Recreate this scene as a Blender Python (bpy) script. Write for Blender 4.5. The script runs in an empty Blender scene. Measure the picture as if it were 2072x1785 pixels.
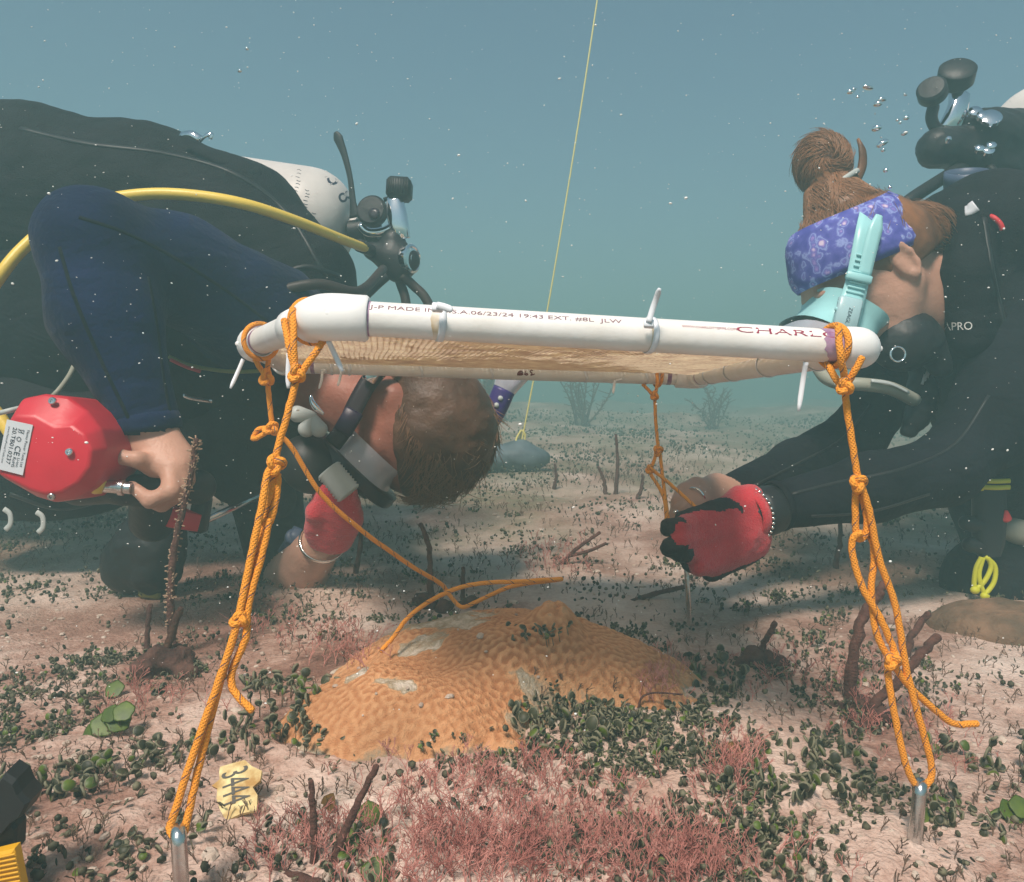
import bpy, math, random
import numpy as np
from mathutils import Vector, Matrix

random.seed(7)
RNG = np.random.default_rng(11)
scene = bpy.context.scene
COL = scene.collection

# ------------------------------------------------------------------ camera
CAM_H = 0.30
F_PX = 1560.0                      # focal length in units of a 2071 px wide picture
PITCH = math.radians(3.4)
cd = bpy.data.cameras.new('camera')
cam = bpy.data.objects.new('camera', cd)
COL.objects.link(cam)
cam.location = (0, 0, CAM_H)
cam.rotation_euler = (math.pi / 2 - PITCH, 0, 0)
cd.sensor_fit = 'HORIZONTAL'
cd.sensor_width = 36.0
cd.lens = 36.0 * F_PX / 2071.0
cd.clip_start = 0.02
cd.clip_end = 300.0
scene.camera = cam

# ------------------------------------------------------------------ sky, sun, exposure
SUN_EL, SUN_AZ = math.radians(54), math.radians(200)
world = bpy.data.worlds.new('World')
scene.world = world
world.use_nodes = True
wn = world.node_tree.nodes
sky = wn.new('ShaderNodeTexSky')
sky.sky_type = 'NISHITA'
sky.sun_disc = False
sky.sun_elevation = SUN_EL
sky.sun_rotation = SUN_AZ
sky.air_density = 1.0
sky.dust_density = 1.0
world.node_tree.links.new(sky.outputs[0], wn['Background'].inputs[0])
wn['Background'].inputs[1].default_value = 0.07
sl = bpy.data.lights.new('sun', 'SUN')
sun = bpy.data.objects.new('sun', sl)
COL.objects.link(sun)
sl.energy = 5.0
sl.angle = math.radians(12)
sl.color = (1.0, 0.87, 0.76)
sun.location = (0, 0, 5)
_sd = Vector((math.sin(SUN_AZ) * math.cos(SUN_EL), math.cos(SUN_AZ) * math.cos(SUN_EL), math.sin(SUN_EL)))
sun.rotation_euler = (-_sd).to_track_quat('-Z', 'Y').to_euler()
scene.view_settings.view_transform = 'Standard'
scene.view_settings.look = 'None'
scene.view_settings.gamma = 1.0
scene.view_settings.use_curve_mapping = False
scene.view_settings.exposure = 0.47
scene.render.engine = 'CYCLES'
scene.cycles.use_denoising = True
scene.cycles.max_bounces = 8
scene.cycles.volume_bounces = 3
scene.cycles.diffuse_bounces = 3
scene.cycles.glossy_bounces = 3
scene.cycles.transmission_bounces = 6
scene.cycles.transparent_max_bounces = 8
scene.cycles.sample_clamp_indirect = 4.0

# ------------------------------------------------------------------ helpers
FWD = Vector((0, math.cos(PITCH), -math.sin(PITCH)))
UPV = Vector((0, math.sin(PITCH), math.cos(PITCH)))
RGT = Vector((1, 0, 0))
CAMP = Vector((0, 0, CAM_H))


def P(u, v, d):
    """The point seen at picture position (u, v) (2071 x 1785 units) at depth d metres."""
    return CAMP + RGT * ((u - 1035.5) / F_PX * d) - UPV * ((v - 892.5) / F_PX * d) + FWD * d


def IM(r, u, t=0.0):
    """A direction from picture-right, picture-up and away components."""
    return (RGT * r + UPV * u + FWD * t).normalized()


def _hash(ix, iy, iz, seed):
    h = (ix * 374761393 + iy * 668265263 + iz * 2147483647 + seed * 1274126177) & 0xFFFFFFFF
    h = ((h ^ (h >> 13)) * 1274126177) & 0xFFFFFFFF
    h = h ^ (h >> 16)
    return (h & 0xFFFF) / 65535.0


def vnoise(x, y, z=0.0, seed=0):
    x, y = np.asarray(x, float), np.asarray(y, float)
    z = np.zeros_like(x) + z
    ix, iy, iz = np.floor(x).astype(np.int64), np.floor(y).astype(np.int64), np.floor(z).astype(np.int64)
    fx, fy, fz = x - ix, y - iy, z - iz
    fx, fy, fz = fx * fx * (3 - 2 * fx), fy * fy * (3 - 2 * fy), fz * fz * (3 - 2 * fz)
    r = 0.0
    for a in (0, 1):
        for b in (0, 1):
            for c in (0, 1):
                w = (fx if a else 1 - fx) * (fy if b else 1 - fy) * (fz if c else 1 - fz)
                r = r + w * _hash(ix + a, iy + b, iz + c, seed)
    return r * 2 - 1


def fbm(x, y, z=0.0, oct=4, seed=0):
    s, a, t = 0.0, 1.0, 0.0
    for i in range(oct):
        k = 2.0 ** i
        s = s + a * vnoise(np.asarray(x) * k + 17.3 * i, np.asarray(y) * k - 9.1 * i, np.asarray(z) * k, seed + i)
        t += a
        a *= 0.5
    return s / t


CORAL_C, CORAL_A, CORAL_B, CORAL_H = (-0.005, 0.765), 0.180, 0.165, 0.064


def ground_np(x, y):
    g = 0.022 * fbm(x * 2.2, y * 2.2, 0, 3, 3) + 0.006 * fbm(x * 13, y * 13, 0, 3, 9)
    r2 = ((x - CORAL_C[0]) / 0.34) ** 2 + ((y - CORAL_C[1]) / 0.30) ** 2
    g = g + 0.022 * np.exp(-r2 * 1.6)
    far = np.clip((y - 1.2) / 6.0, 0, 1)
    g = g + far * (0.22 * fbm(x * 0.6, y * 0.6, 0, 4, 21) + 0.10)
    return g


class Field:
    """A height field sampled once, read back bilinearly."""
    def __init__(self, fn, x0, x1, y0, y1, st):
        self.x0, self.y0, self.st = x0, y0, st
        xs, ys = np.arange(x0, x1 + st, st), np.arange(y0, y1 + st, st)
        X, Y = np.meshgrid(xs, ys)
        self.a = np.asarray(fn(X, Y), float)
        self.ny, self.nx = self.a.shape

    def __call__(self, x, y):
        fx = min(max((x - self.x0) / self.st, 0), self.nx - 1.001)
        fy = min(max((y - self.y0) / self.st, 0), self.ny - 1.001)
        i, j = int(fx), int(fy)
        fx -= i
        fy -= j
        a = self.a
        return float((a[j, i] * (1 - fx) + a[j, i + 1] * fx) * (1 - fy) + (a[j + 1, i] * (1 - fx) + a[j + 1, i + 1] * fx) * fy)


_gn = Field(ground_np, -1.4, 1.4, 0.1, 2.4, 0.007)
_gf = Field(ground_np, -9, 9, 0.1, 15, 0.05)


def ground(x, y):
    return _gn(x, y) if (abs(x) < 1.38 and y < 2.38) else _gf(x, y)


def on_ground(u, v):
    """Where the sight line through (u, v) meets the seabed."""
    a, b = 0.2, 14.0
    for _ in range(60):
        m = (a + b) / 2
        p = P(u, v, m)
        if p.z > ground(p.x, p.y):
            a = m
        else:
            b = m
    p = P(u, v, a)
    return Vector((p.x, p.y, ground(p.x, p.y)))


def spline(pts, n=8):
    """Catmull-Rom through pts, n steps each."""
    pts = [Vector(p) for p in pts]
    if len(pts) < 3:
        return [pts[0].lerp(pts[1], i / n) for i in range(n + 1)]
    ext = [pts[0] * 2 - pts[1]] + pts + [pts[-1] * 2 - pts[-2]]
    out = []
    for i in range(1, len(ext) - 2):
        a, b, c, d = ext[i - 1:i + 3]
        for j in range(n):
            t = j / n
            out.append(0.5 * ((2 * b) + (c - a) * t + (2 * a - 5 * b + 4 * c - d) * t * t + (3 * b - a - 3 * c + d) * t ** 3))
    out.append(pts[-1])
    return out


def lerpn(vals, n):
    m = len(vals) - 1
    r = []
    for i in range(n):
        t = i / (n - 1) * m
        k = min(int(t), m - 1)
        r.append(vals[k] + (vals[k + 1] - vals[k]) * (t - k))
    return r


class MB:
    """Collects shapes and links them as one mesh object."""
    def __init__(self):
        self.v, self.f, self.m, self.tc = [], [], [], []

    def add(self, vs, fs, mat=0, tc=None):
        o = len(self.v)
        self.v += [tuple(p) for p in vs]
        self.f += [tuple(i + o for i in q) for q in fs]
        self.m += [mat] * len(fs)
        self.tc += tc if tc else [(0.0, 1.0, 0.0)] * len(vs)

    def sweep(self, path, ra, rb=None, n=10, hint=None, power=2.0, caps=True, mat=0, dome=0.0, closed=False):
        path = [Vector(p) for p in path]
        L = len(path)
        ra = list(ra) if hasattr(ra, '__len__') else [ra] * L
        if len(ra) != L:
            ra = lerpn(ra, L)
        rb = ra if rb is None else (list(rb) if hasattr(rb, '__len__') else [rb] * L)
        if len(rb) != L:
            rb = lerpn(rb, L)
        if dome > 0:                                     # rounded ends
            t0, t1 = (path[0] - path[1]).normalized(), (path[-1] - path[-2]).normalized()
            k = [(0.0, 1.0), (0.5, 0.866), (0.8, 0.6), (0.97, 0.22)]
            pre = [path[0] + t0 * ra[0] * dome * a for a, _ in k[1:]][::-1]
            post = [path[-1] + t1 * ra[-1] * dome * a for a, _ in k[1:]]
            sa = [s for _, s in k[1:]]
            ra = [ra[0] * s for s in sa[::-1]] + ra + [ra[-1] * s for s in sa]
            rb = [rb[0] * s for s in sa[::-1]] + rb + [rb[-1] * s for s in sa]
            path = pre + path + post
            L = len(path)
        vs, tc = [], []
        nrm, along = None, 0.0
        for i, p in enumerate(path):
            if closed:
                t = path[(i + 1) % L] - path[i - 1]
            else:
                t = path[min(i + 1, L - 1)] - path[max(i - 1, 0)]
            t = t.normalized() if t.length > 1e-9 else Vector((0, 0, 1))
            if hint is not None:
                hv = hint[i] if isinstance(hint, list) and len(hint) == L else (hint if not isinstance(hint, list) else hint[0])
                nr = hv - t * hv.dot(t)
                nrm = nr.normalized() if nr.length > 1e-6 else nrm
            elif nrm is None:
                q = Vector((0, 0, 1)) if abs(t.z) < 0.9 else Vector((1, 0, 0))
                nrm = (q - t * q.dot(t)).normalized()
            else:
                nr = nrm - t * nrm.dot(t)
                nrm = nr.normalized() if nr.length > 1e-6 else nrm
            sd = t.cross(nrm)
            if i:
                along += (p - path[i - 1]).length
            for j in range(n):
                a = 2 * math.pi * j / n + (math.pi / n if power > 2 else 0)
                c, s = math.cos(a), math.sin(a)
                if power != 2.0:
                    k = (abs(c) ** power + abs(s) ** power) ** (-1 / power)
                else:
                    k = 1.0
                vs.append(p + sd * (ra[i] * c * k) + nrm * (rb[i] * s * k))
                tc.append((along, c, s))
        fs = []
        for i in range(L if closed else L - 1):
            i2 = (i + 1) % L
            for j in range(n):
                k = (j + 1) % n
                fs.append((i * n + j, i * n + k, i2 * n + k, i2 * n + j))
        if caps and not closed:
            fs.append(tuple(range(n))[::-1])
            fs.append(tuple((L - 1) * n + j for j in range(n)))
        self.add(vs, fs, mat, tc)
        return self

    def ell(self, c, ax, nu=14, nv=9, mat=0, power=2.0):
        c = Vector(c)
        a, b, e = [Vector(x) for x in ax]
        vs, fs = [], []
        for i in range(1, nv):
            th = math.pi * i / nv
            for j in range(nu):
                ph = 2 * math.pi * j / nu
                x, y, z = math.sin(th) * math.cos(ph), math.sin(th) * math.sin(ph), math.cos(th)
                if power != 2.0:
                    k = (abs(x) ** power + abs(y) ** power + abs(z) ** power) ** (-1 / power)
                    x, y, z = x * k, y * k, z * k
                vs.append(c + a * x + b * y + e * z)
        top, bot = len(vs), len(vs) + 1
        vs += [c + e, c - e]
        for i in range(nv - 2):
            for j in range(nu):
                k = (j + 1) % nu
                fs.append((i * nu + j, (i + 1) * nu + j, (i + 1) * nu + k, i * nu + k))
        for j in range(nu):
            k = (j + 1) % nu
            fs.append((top, j, k))
            fs.append((bot, (nv - 2) * nu + k, (nv - 2) * nu + j))
        self.add(vs, fs, mat)
        return self

    def box(self, c, ax, mat=0, ch=0.15):
        """Chamfered box: ax are the three half-extent vectors."""
        c = Vector(c)
        A = [Vector(x) for x in ax]
        m = min(a.length for a in A) * ch
        s = [max(0.0, 1 - m / a.length) for a in A]
        vs, idx = [], {}
        for i in (-1, 1):
            for j in (-1, 1):
                for k in (-1, 1):
                    for w in range(3):
                        f = [i * (1 if w == 0 else s[0]), j * (1 if w == 1 else s[1]), k * (1 if w == 2 else s[2])]
                        idx[(i, j, k, w)] = len(vs)
                        vs.append(c + A[0] * f[0] + A[1] * f[1] + A[2] * f[2])
        fs = []
        cyc = [(-1, -1), (1, -1), (1, 1), (-1, 1)]
        for sg in (-1, 1):
            for w in range(3):
                q = []
                for p_, r_ in cyc:
                    key = [0, 0, 0]
                    key[w] = sg
                    key[(w + 1) % 3], key[(w + 2) % 3] = p_, r_
                    q.append(idx[(key[0], key[1], key[2], w)])
                fs.append(tuple(q if sg > 0 else q[::-1]))
        for w in range(3):                                # edges along axis w
            a, b = (w + 1) % 3, (w + 2) % 3
            for p_ in (-1, 1):
                for r_ in (-1, 1):
                    q = []
                    for sg, ww in ((-1, a), (1, a), (1, b), (-1, b)):
                        key = [0, 0, 0]
                        key[w], key[a], key[b] = sg, p_, r_
                        q.append(idx[(key[0], key[1], key[2], ww)])
                    fs.append(tuple(q if p_ * r_ < 0 else q[::-1]))
        for i in (-1, 1):
            for j in (-1, 1):
                for k in (-1, 1):
                    q = [idx[(i, j, k, w)] for w in range(3)]
                    fs.append(tuple(q if i * j * k > 0 else q[::-1]))
        self.add(vs, fs, mat)
        return self

    def lathe(self, prof, o, ax, n=20, mat=0):
        """prof: (radius, height along ax) pairs."""
        o, ax = Vector(o), Vector(ax).normalized()
        pts = [o + ax * h for _, h in prof]
        q = Vector((0, 0, 1)) if abs(ax.z) < 0.9 else Vector((1, 0, 0))
        a = (q - ax * q.dot(ax)).normalized()
        b = ax.cross(a)
        vs, fs, tc = [], [], []
        for (r, h), p in zip(prof, pts):
            for j in range(n):
                t = 2 * math.pi * j / n
                vs.append(p + a * (r * math.cos(t)) + b * (r * math.sin(t)))
                tc.append((h, math.cos(t), math.sin(t)))
        for i in range(len(prof) - 1):
            for j in range(n):
                k = (j + 1) % n
                fs.append((i * n + j, i * n + k, (i + 1) * n + k, (i + 1) * n + j))
        fs.append(tuple(range(n))[::-1])
        fs.append(tuple((len(prof) - 1) * n + j for j in range(n)))
        self.add(vs, fs, mat, tc)
        return self

    def build(self, name, mats, parent=None, smooth=True, sharp=None):
        me = bpy.data.meshes.new(name)
        me.from_pydata(self.v, [], self.f)
        mats = mats if isinstance(mats, (list, tuple)) else [mats]
        for m in mats:
            me.materials.append(m)
        me.polygons.foreach_set('material_index', self.m)
        me.polygons.foreach_set('use_smooth', [smooth] * len(self.f))
        at = me.attributes.new('tc', 'FLOAT_VECTOR', 'POINT')
        at.data.foreach_set('vector', np.array(self.tc, dtype=np.float32).ravel())
        me.update()
        if smooth and sharp is not None:
            me.set_sharp_from_angle(angle=math.radians(sharp))
        o = bpy.data.objects.new(name, me)
        COL.objects.link(o)
        if parent is not None:
            o.parent = parent
            o.matrix_parent_inverse = Matrix.Translation(-parent.location)
        return o


def np_mesh(name, V, Q, mats, matidx=None, parent=None, smooth=True, attrs=None):
    me = bpy.data.meshes.new(name)
    V = np.asarray(V, np.float32)
    Q = np.asarray(Q, np.int32)
    k = Q.shape[1]
    me.vertices.add(len(V))
    me.vertices.foreach_set('co', V.ravel())
    me.loops.add(Q.size)
    me.loops.foreach_set('vertex_index', Q.ravel())
    me.polygons.add(len(Q))
    me.polygons.foreach_set('loop_start', np.arange(len(Q), dtype=np.int32) * k)
    for m in (mats if isinstance(mats, (list, tuple)) else [mats]):
        me.materials.append(m)
    if matidx is not None:
        me.polygons.foreach_set('material_index', np.asarray(matidx, np.int32))
    me.polygons.foreach_set('use_smooth', np.full(len(Q), smooth))
    for nm, arr in (attrs or {}).items():
        a = me.attributes.new(nm, 'FLOAT', 'POINT')
        a.data.foreach_set('value', np.asarray(arr, np.float32))
    me.update(calc_edges=True)
    me.validate()
    o = bpy.data.objects.new(name, me)
    COL.objects.link(o)
    if parent is not None:
        o.parent = parent
        o.matrix_parent_inverse = Matrix.Translation(-parent.location)
    return o


def tag(o, label=None, cat=None, group=None, kind=None):
    for k, v in (('label', label), ('category', cat), ('group', group), ('kind', kind)):
        if v:
            o[k] = v
    return o


def thing(name, loc, label, cat, group=None):
    o = bpy.data.objects.new(name, None)
    o.empty_display_size = 0.02
    COL.objects.link(o)
    o.location = loc
    return tag(o, label, cat, group)


# ---- signed-distance bodies, meshed as one continuous surface
def surface_nets(Fd, org, h):
    s = Fd < 0
    c = np.zeros(tuple(n - 1 for n in Fd.shape), np.uint8)
    for a in (0, 1):
        for b in (0, 1):
            for e in (0, 1):
                c += s[a:s.shape[0] - 1 + a, b:s.shape[1] - 1 + b, e:s.shape[2] - 1 + e]
    act = (c > 0) & (c < 8)
    idx = np.argwhere(act)
    M = len(idx)
    pos, cnt = np.zeros((M, 3)), np.zeros(M)
    for ax in range(3):
        for p in (0, 1):
            for q in (0, 1):
                o1 = [0, 0, 0]
                o1[(ax + 1) % 3], o1[(ax + 2) % 3] = p, q
                o2 = list(o1)
                o2[ax] = 1
                a, b = idx + o1, idx + o2
                v1, v2 = Fd[a[:, 0], a[:, 1], a[:, 2]], Fd[b[:, 0], b[:, 1], b[:, 2]]
                m = (v1 < 0) != (v2 < 0)
                t = np.where(m, v1 / np.where(m, v1 - v2, 1), 0)
                pp = np.tile(np.array(o1, float), (M, 1))
                pp[:, ax] += t
                pos[m] += pp[m]
                cnt[m] += 1
    V = (idx + pos / cnt[:, None]) * h + org
    im = -np.ones(act.shape, np.int64)
    im[act] = np.arange(M)
    Qs = []
    for ax in range(3):
        sl1, sl2 = [slice(None)] * 3, [slice(None)] * 3
        sl1[ax], sl2[ax] = slice(0, -1), slice(1, None)
        a, b = s[tuple(sl1)], s[tuple(sl2)]
        e = np.argwhere(a != b)
        u, w = (ax + 1) % 3, (ax + 2) % 3
        e = e[(e[:, u] > 0) & (e[:, w] > 0) & (e[:, u] < s.shape[u] - 1) & (e[:, w] < s.shape[w] - 1)]
        ins = s[e[:, 0], e[:, 1], e[:, 2]]
        q = []
        for du, dw in ((-1, -1), (0, -1), (0, 0), (-1, 0)):
            k = e.copy()
            k[:, u] += du
            k[:, w] += dw
            q.append(im[k[:, 0], k[:, 1], k[:, 2]])
        q = np.stack(q, 1)
        q[~ins] = q[~ins][:, ::-1]
        Qs.append(q)
    return V, np.concatenate(Qs)


class Blob:
    def __init__(self, k=0.02):
        self.p, self.k, self.cuts = [], k, []

    def cap(self, a, b, ra, rb=None, mat=0, k=None):
        self.p.append(('c', np.array(a, float), np.array(b, float), ra, ra if rb is None else rb, mat, self.k if k is None else k))
        return self

    def chain(self, pts, rs, mat=0, k=None):
        for i in range(len(pts) - 1):
            self.cap(pts[i], pts[i + 1], rs[i], rs[i + 1], mat, k)
        return self

    def ell(self, c, ax, mat=0, k=None):
        A = np.array([np.array(x, float) for x in ax])
        r = np.linalg.norm(A, axis=1)
        self.p.append(('e', np.array(c, float), A / r[:, None], r, 0, mat, self.k if k is None else k))
        return self

    def sdf(self, pr, X):
        if pr[0] == 'c':
            _, a, b, ra, rb, _, _ = pr
            ab = b - a
            t = np.clip(((X - a) @ ab) / max(ab @ ab, 1e-9), 0, 1)
            return np.linalg.norm(X - a - t[..., None] * ab, axis=-1) - (ra + (rb - ra) * t)
        _, c, R, r, _, _, _ = pr
        q = (X - c) @ R.T
        k0 = np.linalg.norm(q / r, axis=-1)
        k1 = np.linalg.norm(q / (r * r), axis=-1)
        return k0 * (k0 - 1) / np.maximum(k1, 1e-6)

    def bounds(self, pr):
        if pr[0] == 'c':
            r = max(pr[3], pr[4])
            return np.minimum(pr[1], pr[2]) - r, np.maximum(pr[1], pr[2]) + r
        ext = np.sqrt(((pr[2] * pr[3][:, None]) ** 2).sum(0))
        return pr[1] - ext, pr[1] + ext

    def build(self, name, h, mats, parent=None, smooth=2, wob=0.0, wscale=30.0, seed=0):
        bs = [self.bounds(p) for p in self.p]
        lo = np.min([b[0] for b in bs], 0) - 4 * h
        hi = np.max([b[1] for b in bs], 0) + 4 * h
        N = np.ceil((hi - lo) / h).astype(int) + 1
        Fd = np.full(tuple(N), 1.0, np.float32)
        for pr, (a, b) in zip(self.p, bs):
            mg = pr[6] + 3 * h
            i0 = np.maximum(np.floor((a - mg - lo) / h).astype(int), 0)
            i1 = np.minimum(np.ceil((b + mg - lo) / h).astype(int) + 1, N)
            gx, gy, gz = [lo[i] + h * np.arange(i0[i], i1[i]) for i in range(3)]
            X = np.stack(np.meshgrid(gx, gy, gz, indexing='ij'), -1)
            d = self.sdf(pr, X).astype(np.float32)
            sl = tuple(slice(i0[i], i1[i]) for i in range(3))
            A = Fd[sl]
            k = max(pr[6], 1e-4)
            hh = np.clip(0.5 + 0.5 * (d - A) / k, 0, 1)
            Fd[sl] = np.minimum(A, d * (1 - hh) + A * hh - k * hh * (1 - hh))
        for pt, nr in self.cuts:                           # keep the side the normal points away from
            nr = np.array(nr, float)
            gx, gy, gz = [lo[i] + h * np.arange(N[i]) for i in range(3)]
            pl = (gx * nr[0])[:, None, None] + (gy * nr[1])[None, :, None] + (gz * nr[2])[None, None, :] - float(np.dot(nr, np.array(pt, float)))
            Fd = np.maximum(Fd, pl.astype(np.float32))
        V, Q = surface_nets(Fd, lo, h)
        for _ in range(smooth):                            # relax
            acc, n = np.zeros_like(V), np.zeros(len(V))
            for i in range(4):
                a, b = Q[:, i], Q[:, (i + 1) % 4]
                np.add.at(acc, a, V[b])
                np.add.at(n, a, 1)
            V = V * 0.4 + 0.6 * acc / np.maximum(n, 1)[:, None]
        if wob > 0:
            c = V[Q]
            nf = np.cross(c[:, 2] - c[:, 0], c[:, 3] - c[:, 1])
            nv = np.zeros_like(V)
            for i in range(4):
                np.add.at(nv, Q[:, i], nf)
            nv /= np.maximum(np.linalg.norm(nv, axis=1), 1e-12)[:, None]
            nz = fbm(V[:, 0] * wscale, V[:, 1] * wscale, V[:, 2] * wscale * 1.6, 3, seed)
            V = V + nv * (wob * nz)[:, None]
        cen = V[Q].mean(1)
        best, mi = np.full(len(Q), 9.0), np.zeros(len(Q), int)
        for pr in self.p:
            d = self.sdf(pr, cen)
            m = d < best
            best[m] = d[m]
            mi[m] = pr[5]
        return np_mesh(name, V, Q, mats, mi, parent)


# ---- writing, laid on a surface by a mapping (x, y) -> point
def text_mb(mb, s, size, fn, mat=0, align='LEFT', step=None):
    cu = bpy.data.curves.new('t', 'FONT')
    cu.body, cu.size, cu.align_x = s, size, align
    cu.resolution_u = 3
    ob = bpy.data.objects.new('t', cu)
    COL.objects.link(ob)
    dg = bpy.context.evaluated_depsgraph_get()
    me = bpy.data.meshes.new_from_object(ob.evaluated_get(dg))
    vs = [fn(v.co.x, v.co.y) for v in me.vertices]
    mb.add(vs, [tuple(p.vertices) for p in me.polygons], mat)
    bpy.data.objects.remove(ob)
    bpy.data.curves.remove(cu)
    bpy.data.meshes.remove(me)
    return mb


def decal(name, s, size, u, v, du, target, m, parent, dup=None, align='CENTER', lift=0.0005, squash=1.0):
    """Print s on the surface of target where the spot (u, v) is seen; du is the reading direction in the picture."""
    from mathutils.bvhtree import BVHTree
    me = target.data
    bv = BVHTree.FromPolygons([target.matrix_world @ q.co if False else q.co for q in me.vertices], [tuple(p.vertices) for p in me.polygons])
    du = Vector((du[0], du[1])).normalized()
    dv = Vector(dup).normalized() if dup is not None else Vector((du.y, -du.x))
    cam_p = CAMP
    hits = []

    def cast(uu, vv):
        d = (P(uu, vv, 1.0) - cam_p).normalized()
        h = bv.ray_cast(cam_p, d)
        return h[0] - d * lift if h[0] is not None else None
    mb = MB()
    text_mb(mb, s, size, lambda x, y: Vector((x, y * squash, 0)), align=align)
    new = []
    last = cast(u, v) or P(u, v, 1)
    for x, y, _ in mb.v:
        p = cast(u + du.x * x + dv.x * y, v + du.y * x + dv.y * y)
        last = p if p is not None else last
        new.append(tuple(last))
    mb.v = new
    return mb.build(name, m, parent, smooth=False)


def seam_on(name, target, pts, m, parent, w=.0022, th=.0008, n=7):
    """A stitched tape lying on the surface of target along the places seen at pts."""
    from mathutils.bvhtree import BVHTree
    me = target.data
    bv = BVHTree.FromPolygons([q.co for q in me.vertices], [tuple(p.vertices) for p in me.polygons])
    path, hn = [], []
    for q in spline([Vector((u, v, 0)) for u, v in pts], n):
        d = (P(q.x, q.y, 1.0) - CAMP).normalized()
        h = bv.ray_cast(CAMP, d)
        if h[0] is not None:
            path.append(h[0] + h[1] * th * .3)
            hn.append(h[1])
    if len(path) < 3:
        return None
    mb = MB()
    mb.sweep(path, w, th, n=6, hint=hn, power=3)
    return mb.build(name, m, parent)


# ------------------------------------------------------------------ materials
MAT = {}


def mat(name, col, rough=0.6, metal=0.0, bump=0.0, bscale=80.0, var=0.0, vscale=20.0, col2=None, spec=0.4, trans=0.0, sub=0.0, sheen=0.0, detail=6.0):
    m = bpy.data.materials.new(name)
    m.use_nodes = True
    nt = m.node_tree
    b = nt.nodes['Principled BSDF']
    b.inputs['Base Color'].default_value = (*col, 1)
    b.inputs['Roughness'].default_value = rough
    b.inputs['Metallic'].default_value = metal
    b.inputs['Specular IOR Level'].default_value = spec
    b.inputs['Transmission Weight'].default_value = trans
    b.inputs['Sheen Weight'].default_value = sheen
    if sub:
        b.inputs['Subsurface Weight'].default_value = sub
        b.inputs['Subsurface Radius'].default_value = (0.012, 0.005, 0.003)
        b.inputs['Subsurface Scale'].default_value = 0.6
    if var or bump or col2:
        tcn = nt.nodes.new('ShaderNodeTexCoord')
        nz = nt.nodes.new('ShaderNodeTexNoise')
        nz.inputs['Scale'].default_value = vscale
        nz.inputs['Detail'].default_value = detail
        nt.links.new(tcn.outputs['Object'], nz.inputs['Vector'])
        if var or col2:
            rp = nt.nodes.new('ShaderNodeValToRGB')
            c2 = col2 or tuple(c * (1 - var) for c in col)
            c1 = col if col2 else tuple(min(1, c * (1 + var)) for c in col)
            rp.color_ramp.elements[0].position, rp.color_ramp.elements[1].position = 0.35, 0.65
            rp.color_ramp.elements[0].color, rp.color_ramp.elements[1].color = (*c2, 1), (*c1, 1)
            nt.links.new(nz.outputs['Fac'], rp.inputs[0])
            nt.links.new(rp.outputs[0], b.inputs['Base Color'])
        if bump:
            n2 = nt.nodes.new('ShaderNodeTexNoise')
            n2.inputs['Scale'].default_value = bscale
            n2.inputs['Detail'].default_value = 5
            nt.links.new(tcn.outputs['Object'], n2.inputs['Vector'])
            bp = nt.nodes.new('ShaderNodeBump')
            bp.inputs['Strength'].default_value = min(1.0, bump)
            bp.inputs['Distance'].default_value = 0.004
            nt.links.new(n2.outputs['Fac'], bp.inputs['Height'])
            nt.links.new(bp.outputs[0], b.inputs['Normal'])
    MAT[name] = m
    return m


mat('pvc', (0.87, 0.86, 0.85), 0.38, col2=(0.80, 0.77, 0.73), vscale=34, bump=0.15, bscale=70, detail=9)
mat('pvc_fitting', (0.87, 0.86, 0.85), 0.42, var=0.04, vscale=18, bump=0.1, bscale=40)
mat('print_red', (0.30, 0.03, 0.07), 0.6)
mat('print_grey', (0.22, 0.10, 0.13), 0.6)
mat('pen_red', (0.16, 0.012, 0.015), 0.6)
mat('primer', (0.23, 0.08, 0.22), 0.5, col2=(0.55, 0.40, 0.52), vscale=60)
mat('nylon_white', (0.78, 0.80, 0.85), 0.4, spec=0.5)
mat('net', (0.95, 0.79, 0.66), 0.85, var=0.15, vscale=60)
mat('steel', (0.62, 0.62, 0.62), 0.22, 1.0, bump=0.15, bscale=120, var=0.15, vscale=60)
mat('chrome', (0.85, 0.85, 0.86), 0.06, 1.0)
mat('neoprene', (0.007, 0.008, 0.011), 0.8, bump=0.5, bscale=140, var=0.4, vscale=14, spec=0.12)
mat('neoprene_navy', (0.003, 0.008, 0.040), 0.8, bump=0.5, bscale=160, var=0.3, vscale=10, spec=0.10, sheen=0.06)
mat('nylon_black', (0.008, 0.008, 0.010), 0.75, bump=0.6, bscale=420, var=0.4, vscale=18, spec=0.15)
mat('rubber', (0.012, 0.012, 0.013), 0.5, bump=0.2, bscale=90, spec=0.4)
mat('rubber_brown', (0.035, 0.024, 0.02), 0.55, bump=0.2, bscale=90, var=0.3)
mat('skin', (0.50, 0.27, 0.19), 0.5, sub=0.15, bump=0.2, bscale=220, var=0.12, vscale=25)
mat('skin_red_shaded', (0.30, 0.11, 0.075), 0.5, sub=0.15, bump=0.2, bscale=200, var=0.2, vscale=18)  # reddish skin, with the shade on the left diver's face darkened into it
mat('nail', (0.55, 0.30, 0.24), 0.3)
mat('hair_brown', (0.125, 0.060, 0.034), 0.5, col2=(0.055, 0.026, 0.015), vscale=22, bump=0.25, bscale=260)
mat('hair_brown_light', (0.23, 0.115, 0.060), 0.45)
mat('hair_auburn_light', (0.27, 0.12, 0.052), 0.42)
mat('hair_auburn', (0.26, 0.105, 0.036), 0.45, col2=(0.11, 0.045, 0.018), vscale=24, bump=0.2, bscale=300)
mat('hose_yellow', (0.78, 0.55, 0.08), 0.4, bump=0.1, bscale=300)
mat('hose_grey', (0.30, 0.30, 0.24), 0.5)
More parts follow.
